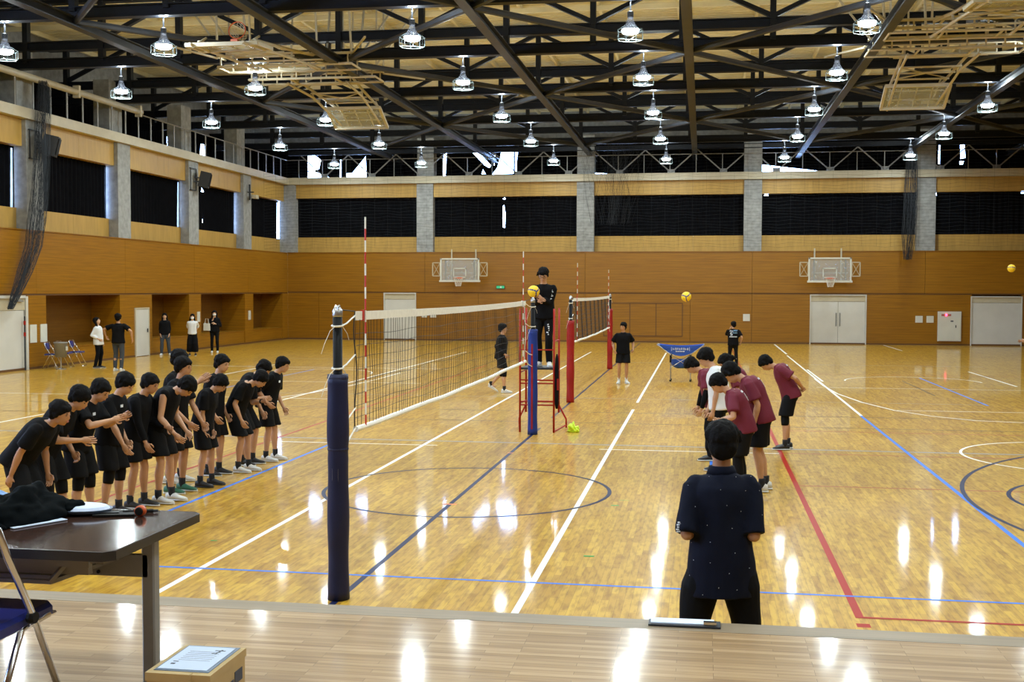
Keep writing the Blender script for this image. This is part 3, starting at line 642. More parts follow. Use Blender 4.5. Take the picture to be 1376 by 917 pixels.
# ---------------------------------------------------------------- baskets
def hoop(parent, c, R=None, flip=False):
    """ring with net; axis z, ring radius .225"""
    Mx = R or Matrix.Identity(3); c = Vector(c)
    pts = [c+Mx @ Vector((.225*math.cos(a*math.pi/12), .225*math.sin(a*math.pi/12), 0)) for a in range(25)]
    rg = MB().tube(pts, .012, 6, cap=False).build('ring', 'orange', parent)
    n = MB()
    for k in range(12):
        for s in (1, -1):
            pp = []
            for q in range(5):
                a = 2*math.pi*(k+s*q*.5)/12; r = .22-.026*q; pp.append(c+Mx @ Vector((r*math.cos(a), r*math.sin(a), -.1*q)))
            n.tube(pp, .006, 3, cap=False)
    n.build('net', 'netwhite', parent)
def wall_goal(x, label):
    t = thing('wall_basketball_goal', label, 'basketball goal', (x, YB, 0), group='wall baskets')
    y = -1.0
    b = MB().b(-.9, .9, y-.01, y+.01, 2.93, 3.95).build('backboard', 'board', t)
    f = MB()
    for a in (-.92, .92): f.b(a-.035, a+.035, y-.03, y+.03, 2.88, 4.0)
    f.b(-.95, .95, y-.03, y+.03, 3.93, 4.0).b(-1.0, 1.0, y-.04, y+.04, 2.86, 2.95); f.build('board_frame', 'white', b)
    q = MB(); 
    for a in (-.295, .295): q.b(a-.025, a+.025, y-.02, y-.012, 3.08, 3.52)
    q.b(-.32, .32, y-.02, y-.012, 3.48, 3.53).b(-.32, .32, y-.02, y-.012, 3.06, 3.11).build('target_square', 'white', b)
    for s in (-1, 1):
        f = MB(); x0, x1 = s*.97, s*1.33
        for a in (x0, x1): f.b(a-.02, a+.02, y+.0, y+.05, 3.15, 3.78)
        f.b(min(x0, x1), max(x0, x1), y, y+.05, 3.76, 3.8).b(min(x0, x1), max(x0, x1), y, y+.05, 3.13, 3.17)
        f.bar((x0, y+.02, 3.15), (x1, y+.02, 3.78), .02).bar((x1, y+.02, 3.15), (x0, y+.02, 3.78), .02)
        f.build('side_frame', 'cream', t)
    f = MB()
    for s in (-1, 1):
        for z in (3.1, 3.75): f.bar((s*.6, y, z), (s*.6, 0, z+.1), .05)
        f.bar((s*.6, y+.05, 3.75), (s*.6, 0, 3.1), .035).b(s*.6-.03, s*.6+.03, -.05, 0, 2.9, 4.45)
        for a in (-.7, .7): f.bar((a, y+.06, 2.95), (a, y+.06, 3.95), .05)
    f.bar((-.8, y+.06, 3.3), (.8, y+.06, 3.3), .05).build('bracket_arms', 'cream', t)
    MB().b(-.12, .12, y-.1, y-.03, 3.0, 3.08).build('ring_mount', 'orange', t)
    hoop(t, (0, y-.33, 3.05)); return t
wall_goal(8.59, 'basketball goal on the far wall above the white double doors'); wall_goal(-8.62, 'basketball goal on the far wall left of the referee')

def folded_goal(x, y, sgn, label, show_hoop):
    """ceiling goal swung up flat: board lying nearly level, arms back to the hanging frame. sgn = direction from frame to board"""
    t = thing('ceiling_basketball_goal', label, 'basketball goal', (x, y, 8.75), group='folded ceiling baskets')
    L = 5.2
    def P(u, v, w): return (u, v*sgn, w)
    # board tilted
    a = math.radians(14)
    def Bd(u, s, h): return P(u, L-.9+s*math.cos(a)-h*math.sin(a), -.10-s*(.50 if sgn > 0 else .06)+h)
    bd = MB(); vs = [Bd(u, s, h) for u in (-.9, .9) for s in (0, 1.05) for h in (-.01, .02)]
    bd.add(vs, [(0, 1, 3, 2), (4, 6, 7, 5), (0, 4, 5, 1), (2, 3, 7, 6), (0, 2, 6, 4), (1, 5, 7, 3)]); b = bd.build('backboard', 'board', t)
    f = MB()
    for s in (0, 1.05): f.bar(Bd(-.95, s, 0), Bd(.95, s, 0), .09, .10)
    for u in (-.93, .93): f.bar(Bd(u, 0, 0), Bd(u, 1.05, 0), .08, .08)
    for u in (-.45, 0, .45): f.bar(Bd(u, .05, .03), Bd(u, 1.0, .03), .035)
    for s in (.3, .7): f.bar(Bd(-.8, s, .04), Bd(.8, s, .04), .04)
    f.build('board_frame', 'cream', b)
    # parallelogram arms
    for u in (-.75, .75):
        m = MB(); m.tube([P(u*1.25, .9, .40), P(u*1.12, 2.5, .22), P(u*.98, L-.2, -.02)], .045, 6); m.build('arm', 'cream', t)
        m = MB(); m.tube([P(u*1.25, .5, .1), P(u*1.1, 2.6, .0), P(u*.92, L+.45, -.62 if sgn > 0 else -.2)], .04, 6); m.build('arm', 'cream', t)
        m = MB(); m.tube([P(u*1.1, 2.6, .0), P(u*1.12, 2.5, .22)], .03, 6).build('arm_link', 'cream', t); MB().tube([P(u*.95, L-.6, .16), P(u*.9, L+.3, -.25)], .03, 6).build('arm_link', 'cream', t)
    for v, w, ww in ((1.3, .2, 1.3), (2.4, .1, .85), (3.1, .06, .82), (3.9, .02, .8), (1.9, .28, 1.1)): MB().tube([P(-ww, v, w), P(ww, v, w)], .028, 6).build('cross_rail', 'cream', t)
    m = MB(); m.tube([P(-.85, 2.4, .1), P(.8, 3.9, .02)], .02, 5).tube([P(.85, 2.4, .1), P(-.8, 3.9, .02)], .02, 5)
    m.build('cross_brace', 'cream', t)
    m = MB()
    for v in (.0, .9):
        for w in (.45, .15): m.tube([P(-2.0, v, w), P(2.0, v, w)], .04, 6)
        for k in range(9): m.bar(P(-1.9+k*.475, v, .15), P(-1.9+k*.475, v, .45), .04)
    for u in (-2, -.7, .7, 2): m.tube([P(u, 0, .45), P(u, .9, .45)], .035, 6).tube([P(u, 0, .15), P(u, .9, .15)], .03, 6)
    m.build('hanging_frame', 'cream', t)
    rods = [(P(u, .1, .45), P(u*1.05, -.2, 2.35)) for u in (-2, -1, 1, 2)]+[(P(u, .9, .45), P(u*.98, 1.1, 2.35)) for u in (-2, -1, 1, 2)]
    rods += [(P(-2.0, .1, .5), P(-3.3, .1, 2.2)), (P(2.0, .1, .5), P(3.3, .1, 2.2)), (P(-2, .9, .4), P(-2.9, 2.6, .5)), (P(2, .9, .4), P(2.9, 2.6, .5))]
    for a_, b_ in rods: MB().bar(a_, b_, .05).build('hanger_rod', 'cream', t)
    if show_hoop:
        R = Matrix.Rotation(math.radians(80), 3, 'X')
        MB().box(P(0, L-.75, .06), (.18, .14, .14)).build('ring_mount', 'orange', t)
        hoop(t, P(0, L-.9, .40), R)
    return t
folded_goal(-8.9, 34.4, 1, 'folded ceiling basket on the left, its board pointing to the far wall', False)
folded_goal(-9.0, 33.2, -1, 'folded ceiling basket on the left with its orange ring upward', True)
folded_goal(9.2, 32.6, 1, 'folded ceiling basket on the right, its board pointing to the far wall', False)
folded_goal(9.4, 31.4, -1, 'folded ceiling basket at the top right with its ring cut by the frame', True)

# ---------------------------------------------------------------- hanging nets
n = MB(); rnd = random.Random(8)
def netx(x, z): return 52.3+.12*math.sin(x*1.7)+.05*math.sin(x*5+z)
for z in np.arange(4.4, 8.88, .14):
    pts = []; x = XL+.2
    while x < 20: pts.append((x, netx(x, z), z+.03*math.sin(x*2.9+z*7)+.015*math.sin(x*7))); x += .5
    n.tube(pts, .0035, 3, cap=False)
for x in np.arange(XL+.2, 20, .60): n.bar((x, netx(x, 4.4), 4.4), (x, netx(x, 9), 8.88), .004)
o = n.build('divider_net', 'netgrey'); tag(o, 'fine grey ball-stop net hanging before the far windows', 'net', kind='stuff')
def bundle(name, pts, w, count, m, label, r=.004, seed=1):
    """gathered net: many loose strands hanging together"""
    rn = random.Random(seed); n = MB()
    for k in range(count):
        a = rn.uniform(0, 6.28); q = rn.uniform(.0, 1)**.6; ph = rn.uniform(0, 6)
        pp = []
        for i, (x, y, z, s) in enumerate(pts):
            rr = w*q*s; pp.append((x+rr*math.cos(a+.3*i)+.02*math.sin(ph+i*1.7), y+rr*math.sin(a+.3*i), z+.02*math.sin(ph*2+i)))
        n.tube(pp, r, 3, cap=False)
    o = n.build(name, m); tag(o, label, 'net', kind='stuff'); return o
bundle('gathered_net', [(-17.25, 33.6, 8.88, .5), (-17.2, 33.6, 8.6, .8), (-17.2, 33.5, 7.8, .9), (-17.2, 33.4, 6.8, .95), (-17.2, 33.3, 5.6, 1), (-17.2, 33.1, 4.6, 1.1), (-17.2, 32.9, 3.8, 1), (-17.2, 32.4, 3.0, .9), (-17.2, 31.9, 2.3, .6), (-17.2, 31.6, 1.9, .3)], .27, 150, 'netgrey', 'grey net gathered into a hanging bundle at the left edge', .003, 2)
bundle('gathered_net', [(12.1, 55.2, 8.88, .5), (12.1, 55.2, 8, .8), (12.1, 55.2, 7, 1), (12.1, 55.2, 6, 1), (12.05, 55.2, 5, .9), (12.0, 55.2, 3.9, .5)], .35, 60, 'netgrey', 'thin dark net gathered before the far wall left of the fourth column', .005, 5)
bundle('gathered_net', [(-.9, 51.8, 8.88, 1.0), (-.9, 51.8, 8.4, 1.1), (-1.0, 51.8, 7.6, 1), (-1.0, 51.8, 6.6, .9), (-1.1, 51.8, 5.4, .7)], 1.5, 70, 'netgrey', 'loose fold of the grey divider net hanging behind the referee', .003, 9)

# ---------------------------------------------------------------- volleyball nets
def pad(m, h, parent, name='post_pad', loc=None):
    p = MB(); r = .085; secs = []
    for i, z in enumerate(np.linspace(.0, h, 25)):
        k = 1+.05*math.sin(z*9+h); k2 = .93 if any(abs(z-q*h) < .03 for q in (.35, .67)) else 1
        secs.append(((0, 0, z), (1, 0, 0), (0, 1, 0), r*k*k2, r*k*k2*1.05))
    p.loft(secs, 18); o = p.build(name, m, parent, smooth=True)
    for q in (.35, .67, .985): MB().lathe([(r*.98, h*q-.012), (r*1.02, h*q), (r*.98, h*q+.012)], 18).build('strap', m, o)
    return o
def post(x, y, padm, label, padh=1.82, h=2.34, seam=None):
    t = thing('net_post', label, 'net post', (x, y, 0), group='volleyball net posts')
    MB().tube([(0, 0, 0), (0, 0, h-.06)], .038, 14).build('pole', 'blackpaint', t, smooth=True)
    c = MB().lathe([(.039, h-.06), (.041, h-.05), (.041, h-.01), (.03, h+.01)], 14).build('cap', 'alu', t, smooth=True)
    MB().lathe([(.03, -.02), (.038, -.016), (.03, 0), (.038, .016), (.03, .02)], 12, (0, 0, h), 'x').build('pulley', 'alu', c)
    MB().lathe([(.075, 0), (.075, .01), (.05, .015)], 18).build('floor_plate', 'rubber', t)
    MB().box((.0, -.055, 1.0), (.05, .05, .2)).build('winch', 'greymetal', t)
    p = pad(padm, padh, t)
    if seam: MB().b(-.015, .015, -.093, -.088, .1, padh-.25).build('seam_strip', seam, p)
    return t
post(-.0, 9.02, 'padnavy', 'nearest net post wrapped in a dark navy pad')
post(-.0, 19.95, 'padblue', 'net post in a bright blue pad beside the referee stand', seam='padred')
post(0, 25.8, 'padred', 'net post in a red pad just behind the referee stand')
post(0, 37.0, 'padred', 'farthest net post in a red pad beside the walking player', padh=1.9)
def volley_net(y0, y1, a0, a1, p0, p1, label, dense=.10, SR=.0026):
    t = thing('volleyball_net', label, 'net', (0, (y0+y1)/2, 0), group='volleyball nets'); c = (y0+y1)/2
    def sag(y): u = (y-y0)/(y1-y0); return -.02*math.sin(u*math.pi)
    Y = lambda y: y-c
    zt, zb = 2.315, 1.32
    n = 40; m = MB(); vs = []
    ysamp = [y0+(y1-y0)*i/n for i in range(n+1)]
    for y in ysamp:
        w = .006*math.sin(y*5)
        for dx in (-.006, .006):
            for z in (zt, zt-.075): vs.append((dx+w, Y(y), z+sag(y)))
    f = []
    for i in range(n): a = 4*i; b = a+4; f += [(a, b, b+1, a+1), (a+2, a+3, b+3, b+2), (a, a+2, b+2, b), (a+1, b+1, b+3, a+3)]
    f += [(0, 1, 3, 2), (4*n, 4*n+2, 4*n+3, 4*n+1)]
    m.add(vs, f).build('top_tape', 'tapewhite', t)
    MB().tube([(.004*math.sin(y*4), Y(y), zb+sag(y)*1.5+.004*math.sin(y*2.3)) for y in ysamp], .026, 8).build('bottom_tape', 'tapewhite', t)
    m = MB(); kk = int((y1-y0)/dense)
    for i in range(kk+1):
        y = y0+(y1-y0)*i/kk
        m.tube([(.012*math.sin(i*.7+z*3), Y(y)+.006*math.sin(z*9+i), z+sag(y)) for z in (zb, 1.55, 1.8, 2.05, zt-.07)], SR, 3, cap=False)
    for z in np.arange(zb+.1, zt-.1, .1):
        m.tube([(.012*math.sin(y*4+z*7), Y(y), z+sag(y)+.008*math.sin(y*3+z*5)) for y in np.linspace(y0, y1, 90)], SR, 3, cap=False)
    o = m.build('mesh', 'netdark', t); o['kind'] = 'stuff'
    for y in (y0, y1):
        MB().tube([(.01*math.sin(z*8), Y(y)+.012*math.sin(z*11), z) for z in np.linspace(zb, zt, 14)], .006, 5).build('side_cord', 'netwhite' if y == y1 else 'netdark', t)
    for y in (a0, a1):
        m = MB()
        for s, mt in ((0, 'redtape'), (1, 'tapewhite')):
            q = MB()
            for k in range(18):
                if k % 2 == s: q.tube([(.02, Y(y), zb-.0+.1*k), (.02, Y(y), zb+.1*(k+1))], .0075, 6)
            if s == 0: an = q.build('antenna', mt, t)
            else: q.build('white_band', mt, an)
        MB().b(-.012, .012, Y(y)-.03, Y(y)+.03, zt-.085, zt+.008).build('antenna_sleeve', 'redtape' if y == a0 else 'tapewhite', t)
    for yp, ye, s in ((p0, y0, 1), (p1, y1, -1)):
        MB().tube([(0, Y(yp), 2.34), (0, Y(ye), 2.315)], .005, 5).build('head_cable', 'netdark', t)
        for z0, z1 in ((2.20, 2.28), (1.86, 1.95), (1.38, 1.5), (1.18, 1.33)):
            MB().tube([(.0, Y(yp)+s*.06, z0), (0, Y((yp+ye)/2), (z0+z1)/2-.02), (0, Y(ye), z1)], .007, 5).build('tie_rope', 'netwhite', t)
        for z0 in (2.21, 1.87):
            r0 = MB().tube([(.045*math.cos(a), Y(yp)+.045*math.sin(a), z0+.006*math.sin(a)) for a in np.linspace(0, 6.28, 12)], .009, 5).build('knot', 'netwhite', t)
            MB().tube([(0, Y(yp)-.05, z0), (-.03, Y(yp)-.10, z0-.04), (-.06, Y(yp)-.15, z0-.14), (-.08, Y(yp)-.17, z0-.22)], .003, 4).tube([(.02, Y(yp)+.05, z0), (.05, Y(yp)+.1, z0-.07), (.06, Y(yp)+.11, z0-.12)], .003, 4).build('rope_tail', 'netwhite', r0)
    return t
volley_net(9.50, 19.05, 9.74, 18.72, 9.02, 19.95, 'near white-taped volleyball net with red and white antennas')
volley_net(26.3, 36.6, 27.0, 36.1, 25.8, 37.0, 'far volleyball net between the two red posts', .13, .004)

# ---------------------------------------------------------------- referee stand
t = thing('referee_stand', 'red tubular referee stand behind the blue post', 'stand', (0.03, 20.62, 0)); RS = t
hw, hd = .30, .42
for sx in (-1, 1):
    for sy in (-1, 1):
        MB().tube([(sx*hw, sy*hd*.85, 0 if sy < 0 else .28), (sx*hw, sy*hd*.85, 2.17)], .018, 8).build('upright', 'redpaint', t, smooth=True)
        if sy > 0:
            MB().tube([(sx*hw, hd*.85, .42), (sx*(hw+.13), hd*.95, .16), (sx*(hw+.13), hd, .0)], .016, 8).build('splayed_foot', 'redpaint', t, smooth=True)
    MB().tube([(sx*hw, -hd*.85, .015), (sx*(hw+.13), hd, .05)], .014, 6).build('floor_bar', 'redpaint', t)
for z in (.48, .86): 
    for sy in (-1, 1): MB().tube([(-hw, sy*hd*.85, z), (hw, sy*hd*.85, z)], .014, 6).build('rung', 'redpaint', t)
for z in (.54, .92, 1.45): MB().tube([(-hw, -hd*.85, z), (hw, -hd*.85, z)], .012, 6).build('rung', 'redpaint', t)
for sx in (-1, 1):
    for z in (.5, 1.05, 1.6): MB().tube([(sx*hw, -hd*.85, z), (sx*hw, hd*.85, z)], .012, 6).build('side_rail', 'redpaint', t)
MB().b(-hw, hw, -hd*.8, hd*.8, 1.10, 1.135).build('platform', 'steelg', t)
MB().loft([((hw+.05, -.35, z), (1, 0, 0), (0, 1, 0), .035*k, .06*k) for z, k in ((.42, .5), (.5, 1), (.8, 1.1), (1.1, 1), (1.3, .8), (1.38, .3))], 10).build('flag_bag', 'black', t, smooth=True)
MB().b(hw+.06, hw+.09, -.415, -.40, .75, .95).build('tag', 'padred', t)

# ---------------------------------------------------------------- balls
def ball(loc, label, g='volleyballs', r=.105, rz=0.):
    t = thing('volleyball', label, 'ball', loc, rz, group=g)
    bm = bmesh.new(); bmesh.ops.create_icosphere(bm, subdivisions=4, radius=r); me = bpy.data.meshes.new('cover'); 
    me.materials.append(M['yellow']); me.materials.append(M['ballblue'])
    for f in bm.faces:
        c = f.calc_center_median().normalized(); f.smooth = True
        a = [abs(c.x), abs(c.y), abs(c.z)]; k = a.index(max(a)); o2 = [i for i in range(3) if i != k]
        u, v = c[o2[0]]/a[k], c[o2[1]]/a[k]
        w = v if k % 2 else u
        band = False
        for q in range(3):
            an = math.radians(120*q+25); dm = c.x*math.cos(an)+c.z*math.sin(an); pp = -c.x*math.sin(an)+c.z*math.cos(an)
            if dm > -.02 and abs(pp-.30*dm*dm) < .11: band = True
        f.material_index = 1 if band else 0
    for v in bm.verts:
        c = v.co.normalized(); a = [abs(c.x), abs(c.y), abs(c.z)]; srt = sorted(a); 
        if srt[2]-srt[1] < .04: v.co *= .985
    bm.to_mesh(me); bm.free(); o = bpy.data.objects.new('cover', me); COL.objects.link(o); o.parent = t
    MB().lathe([(.001, .003), (.006, .0025), (.006, -.002)], 8, (0, 0, r*.995)).build('valve', 'rubber', t); return t
ball((2.54, 25.0, 2.36), 'yellow and blue volleyball in mid air before the far wall hatches'); ball((11.0, 33.0, 3.1), 'yellow volleyball in mid air at the right edge of the hall', rz=1)
# lime ball / bag on the floor by the stand
t = thing('crumpled_cloth', 'fluorescent yellow crumpled cloth on the floor beside the referee stand', 'cloth', (.68, 20.4, 0))
bm = bmesh.new(); bmesh.ops.create_icosphere(bm, subdivisions=4, radius=1)
for v in bm.verts:
    d = noise.noise(v.co*1.7)*.5; v.co *= (1+d); v.co.x *= .10; v.co.y *= .08; v.co.z = max(0, (v.co.z*.06+.05)*(1.6 if v.co.x < 0 else 1))
    if v.co.z < .03: v.co.x *= 1.3
me = bpy.data.meshes.new('cloth'); bm.to_mesh(me); bm.free(); me.materials.append(M['limeball']); me.shade_smooth(); o = bpy.data.objects.new('cloth', me); COL.objects.link(o); o.parent = t

# ---------------------------------------------------------------- ball cart
t = thing('ball_cart', 'blue hammock ball cart with printed side and folding legs', 'ball cart', (2.3, 32.5, 0))
vs = []; nu, nv = 16, 8
for i in range(nu+1):
    for j in range(nv+1):
        u = i/nu*2-1; v = j/nv*2-1
        edge = 1.0 + .05*abs(u)**2*1.0 - .06*(1-u*u)*0
        z = .72+.30*(abs(u)**1.3*.92) + .0*v; z = max(z, .72+.22*v*v*(1-.4*abs(u))) if True else z
        z = min(z, 1.02-.06*(1-u*u)); vs.append((u*.64, v*.32*(1-.15*(1-abs(u))), z))
h = MB().add(vs, [(i*(nv+1)+j, (i+1)*(nv+1)+j, (i+1)*(nv+1)+j+1, i*(nv+1)+j+1) for i in range(nu) for j in range(nv)])
# hanging side face of the hammock
for s in (-1, 1):
    n0 = len(h.v); k = 16
    top = [(i/k*2-1) for i in range(k+1)]
    h.add([(u*.64, s*.30, 1.02-.05*(1-u*u)) for u in top]+[(u*.64*.97, s*.27, .70+.31*abs(u)**1.8) for u in top], [(i, i+1, k+2+i, k+1+i) for i in range(k)])
ho = h.build('hammock', 'cartblue', t, smooth=False)
# row of worn white letters: separate short strokes as they read at this distance
q = MB(); rn = random.Random(5)
for k in range(8):
    x = -.21+k*.055; q.b(x, x+.012, -.306, -.302, .865, .925)
    if k % 2 == 0: q.b(x, x+.036, -.306, -.302, .885, .897)
    if k % 3: q.b(x, x+.036, -.306, -.302, .913, .925)
    if k % 2: q.b(x+.026, x+.036, -.306, -.302, .865, .912)
q.b(-.25, -.242, -.306, -.302, .84, .945).b(.24, .248, -.306, -.302, .84, .945)
for k in range(5): q.b(-.13+k*.05, -.095+k*.05, -.306, -.302, .815, .84)
q.build('lettering', 'printwhite', ho)
MB().loft([((0, 0, z), (1, 0, 0), (0, 1, 0), .27*k, .2*k) for z, k in ((.35, .45), (.40, .8), (.5, 1), (.58, 1.03), (.6, 1.03))], 16).build('ball_pouch', 'cartblue', t, smooth=True)
for sx in (-1, 1):
    for sy in (-1, 1):
        MB().tube([(sx*.27, sy*.24, .02), (sx*.27, sy*.25, .74), (sx*.64, sy*.30, 1.02)], .013, 6).build('leg', 'alu', t)
        MB().lathe([(.001, 0), (.03, .005), (.03, .035), (.001, .05)], 10, (sx*.27, sy*.24, 0)).build('caster', 'rubber', t)
        MB().box((sx*.27, sy*.25, .62), (.05, .05, .2)).build('joint_sleeve', 'rubber', t)
    MB().tube([(-.27*sx, -.26, .38), (.27*sx, -.26, .72)], .009, 5).build('cross_brace', 'alu', t)
    MB().tube([(-.27*sx, .26, .38), (.27*sx, .26, .72)], .009, 5).build('cross_brace', 'alu', t)

# ---------------------------------------------------------------- folding chairs
def folding_chair(loc, rz, label, g=None, backz=.79):
    """steel tube folding chair facing local +y"""
    t = thing('folding_chair', label, 'chair', loc, rz, group=g); w = .215
    for s in (-1, 1):
        MB().tube([(s*w, .26, .0), (s*w, .03, .455), (s*w, -.12, .70), (s*w*.97, -.16, .80), (s*w*.8, -.175, .83)], .0125, 8).build('front_leg_tube', 'chrome', t, smooth=True)
        MB().tube([(s*(w-.03), -.24, .0), (s*(w-.03), .0, .42), (s*(w-.03), .17, .43)], .0125, 8).build('rear_leg_tube', 'chrome', t, smooth=True)
        MB().lathe([(.02, -.014), (.024, 0), (.02, .014)], 10, (s*w, .02, .46), 'x').build('pivot', 'rubber', t)
    MB().tube([(-w, .255, .015), (w, .255, .015)], .012, 8).build('floor_bar', 'chrome', t, smooth=True)
    MB().tube([(-w+.03, -.235, .015), (w-.03, -.235, .015)], .012, 8).build('floor_bar', 'chrome', t, smooth=True)
    MB().tube([(-w*.8, -.175, .83), (0, -.185, .835), (w*.8, -.175, .83)], .0125, 8).build('top_bar', 'chrome', t, smooth=True)
    s_ = MB().bevbox((0, .02, .447), (.38, .40, .045), .03).build('seat', 'blueseat', t)
    MB().tube([(-.18, -.17, .425), (.18, -.17, .425), (.185, .21, .425), (-.185, .21, .425), (-.18, -.17, .425)], .008, 6).build('seat_rim', 'chrome', s_)
    p = [((0, -.165+.02*0, .70), 0)]
    m = MB().loft([((0, -.13-(z-.62)*.25, z), (1, 0, 0), (0, .9, 0), .19*k, .02) for z, k in ((.60, .86), (.63, 1), (.72, 1.03), (.78, .98), (.80, .85))], 16)
    m.build('backrest', 'blueseat', t, smooth=True)
    return t
folding_chair((.38, 3.68, .9), .0, 'chrome folding chair with blue seat pushed under the brown table')
folding_chair((-17.15, 33.72, 0), -1.4, 'blue folding chair nearest the left door, a grey bin beside it', 'chairs by the left alcove')
folding_chair((-17.15, 34.4, 0), -1.4, 'middle one of the blue folding chairs by the left alcove', 'chairs by the left alcove')
folding_chair((-17.15, 35.15, 0), -1.4, 'farthest of the three blue folding chairs by the left alcove', 'chairs by the left alcove')
t = thing('waste_bin', 'grey plastic bin in front of the first blue folding chair', 'bin', (-16.72, 33.5, .38))
MB().lathe([(.17, 0), (.20, .42), (.215, .43), (.215, .46), (.20, .46)], 18).build('body', 'greymetal', t, smooth=True); MB().b(.19, .21, -.05, .05, .2, .33).build('sticker', 'white', t)
MB().tube([(0, 0, -.38), (0, 0, 0)], .02, 6).lathe([(.16, -.38), (.16, -.36)], 14).build('stand', 'alu', t)

# ---------------------------------------------------------------- table, box, things on them
TZ = 1.60
t = thing('folding_table', 'long dark brown folding table on grey metal legs at the stage edge', 'table', (0, 4.07, .9))
x0, x1 = -.92, .89; y0, y1 = -.37, .37; zt = TZ-.9
MB().bevbox(((x0+x1)/2, 0, zt-.014), (x1-x0, y1-y0, .028), .03, ch=.05).build('tabletop', 'tabletop', t)
MB().bevbox(((x0+x1)/2, 0, zt-.018), (x1-x0+.008, y1-y0+.008, .034), .034, ch=.02).build('edge_band', 'edge', t)
for y in (y0+.08, y1-.08): MB().b(x0+.12, x1-.12, y-.012, y+.012, zt-.075, zt-.032).build('apron_rail', 'greymetal', t)
MB().b(x0+.12, x1-.14, y0+.10, y0+.13, zt-.11, zt-.032).build('apron_rail', 'greymetal', t)
for k in range(6): MB().b(x0+.2, x1-.26, y0+.05+.07*k, y0+.072+.07*k, zt-.135, zt-.122).build('shelf_bar', 'greymetal', t)
for q in (x0+.2, x1-.26): MB().bar((q, y0+.05, zt-.128), (q+.05, y0+.44, zt-.128), .015).bar((q, y0+.05, zt-.128), (q+.04, y0+.12, zt-.06), .015).build('shelf_bracket', 'greymetal', t)
for s in (x0+.09, x1-.09):
    lg = MB().bevbox((s, .10, zt/2-.02), (.052, .05, zt-.05), .006).build('leg', 'greymetal', t)
    MB().box((s, 0, .018), (.05, .52, .03)).build('foot', 'greymetal', lg)
    sg = -1 if s > 0 else 1
    MB().box((s, 0, zt-.045), (.05, .6, .03)).build('cross_head', 'greymetal', t)
    br = MB().b(min(s, s+sg*.30), max(s, s+sg*.30), .075, .095, zt-.20, zt-.115).bar((s+sg*.28, .08, zt-.13), (s+sg*.42, .08, zt-.04), .02, .05).build('brace_plate', 'greymetal', t)
    for z in (zt-.14, zt-.185): MB().lathe([(.007, -.004), (.007, .004)], 8, (s+sg*.2, .073, z), 'y').build('bolt', 'rubber', br)
MB().b(x0+.1, x1-.1, .085, .10, zt-.19, zt-.115).build('stretcher', 'greymetal', t)
# jacket
def blob(name, loc, dims, m, parent, amp=.25, sc_=2., seed=0, flat=0., sub=5, rz=0):
    bm = bmesh.new(); bmesh.ops.create_icosphere(bm, subdivisions=sub, radius=1)
    for v in bm.verts:
        c = v.co.copy(); d = noise.noise(c*sc_+Vector((seed*7.1, 3, 1)))*amp+noise.noise(c*sc_*3+Vector((seed, 9, 1)))*amp*.35
        v.co = c*(1+d); v.co.x *= dims[0]; v.co.y *= dims[1]; v.co.z = max(flat, v.co.z*dims[2])
    me = bpy.data.meshes.new(name); bm.to_mesh(me); bm.free(); me.materials.append(M[m]); me.shade_smooth(); me.transform(Matrix.Rotation(rz, 4, 'Z'))
    o = bpy.data.objects.new(name, me); COL.objects.link(o); o.parent = parent; o.location = loc; return o
t = thing('jacket', 'dark greenish black jacket heaped on the left end of the table', 'jacket', (.26, 4.16, TZ))
blob('body', (0, 0, .0), (.13, .20, .13), 'jacket', t, .28, 1.6, 1, .002, rz=-.25); blob('sleeve', (-.12, -.20, .0), (.20, .09, .09), 'jacket', t, .25, 2, 4, .002, rz=.5); blob('sleeve', (.10, .14, .0), (.11, .07, .06), 'jacket', t, .25, 2, 6, .002, rz=.2)
t = thing('equipment_bag', 'blue and white plastic bag behind the dark jacket', 'bag', (.0, 4.34, TZ)); blob('body', (0, 0, 0), (.16, .10, .08), 'bluebag', t, .15, 2, 2, .002); blob('white_panel', (.02, -.07, 0), (.13, .06, .05), 'paper', t, .1, 2, 3, .002); MB().box((.1, -.10, .05), (.02, .03, .05), rz=.4).build('label_tab', 'lime', t)
t = thing('document_tray', 'blue tray holding pale crumpled papers on the table', 'tray', (.42, 4.33, TZ))
MB().loft([((0, 0, z), (1, 0, 0), (0, 1, 0), r, q) for z, r, q in ((.003, .10, .06), (.012, .13, .085), (.022, .135, .09))], 24).build('tray', 'folder', t)
MB().loft([((0, 0, z), (1, 0, 0), (0, 1, 0), r, q) for z, r, q in ((.022, .125, .08), (.032, .115, .07), (.036, .09, .05))], 24).build('paper_sheet', 'paper', t)
t = thing('loose_paper', 'pale paper sheet sticking out from under the jacket', 'paper', (.37, 4.10, TZ)); MB().box((0, 0, .004), (.07, .22, .003), rz=-.5).build('sheet', 'paper', t)
t = thing('black_folder', 'thin black folder lying near the back edge of the table', 'folder', (.58, 4.32, TZ)); MB().box((0, 0, .006), (.16, .10, .008), rz=.3).build('cover', 'rubber', t); MB().box((-.03, -.02, .0125), (.10, .02, .004), rz=.3).build('spine', 'steelg', t)
t = thing('marker_pen', 'black marker pen lying at the table back corner', 'pen', (.66, 4.36, TZ)); MB().tube([(-.06, -.02, .009), (.05, .02, .009)], .008, 8).build('barrel', 'rubber', t, smooth=True); MB().tube([(.05, .02, .009), (.068, .027, .009)], .006, 8).build('cap', 'steelg', t)
t = thing('tape_roll', 'small orange roll with a black centre on the table corner', 'tape roll', (.69, 4.31, TZ+.0215))
MB().lathe([(.012, -.011), (.021, -.011), (.022, 0), (.021, .011), (.012, .011)], 18, (0, 0, 0), 'y').build('tape', 'orange', t, smooth=True); MB().lathe([(.001, -.019), (.015, -.018), (.017, -.012), (.001, .012)], 14, (0, 0, 0), 'y').build('core', 'rubber', t)

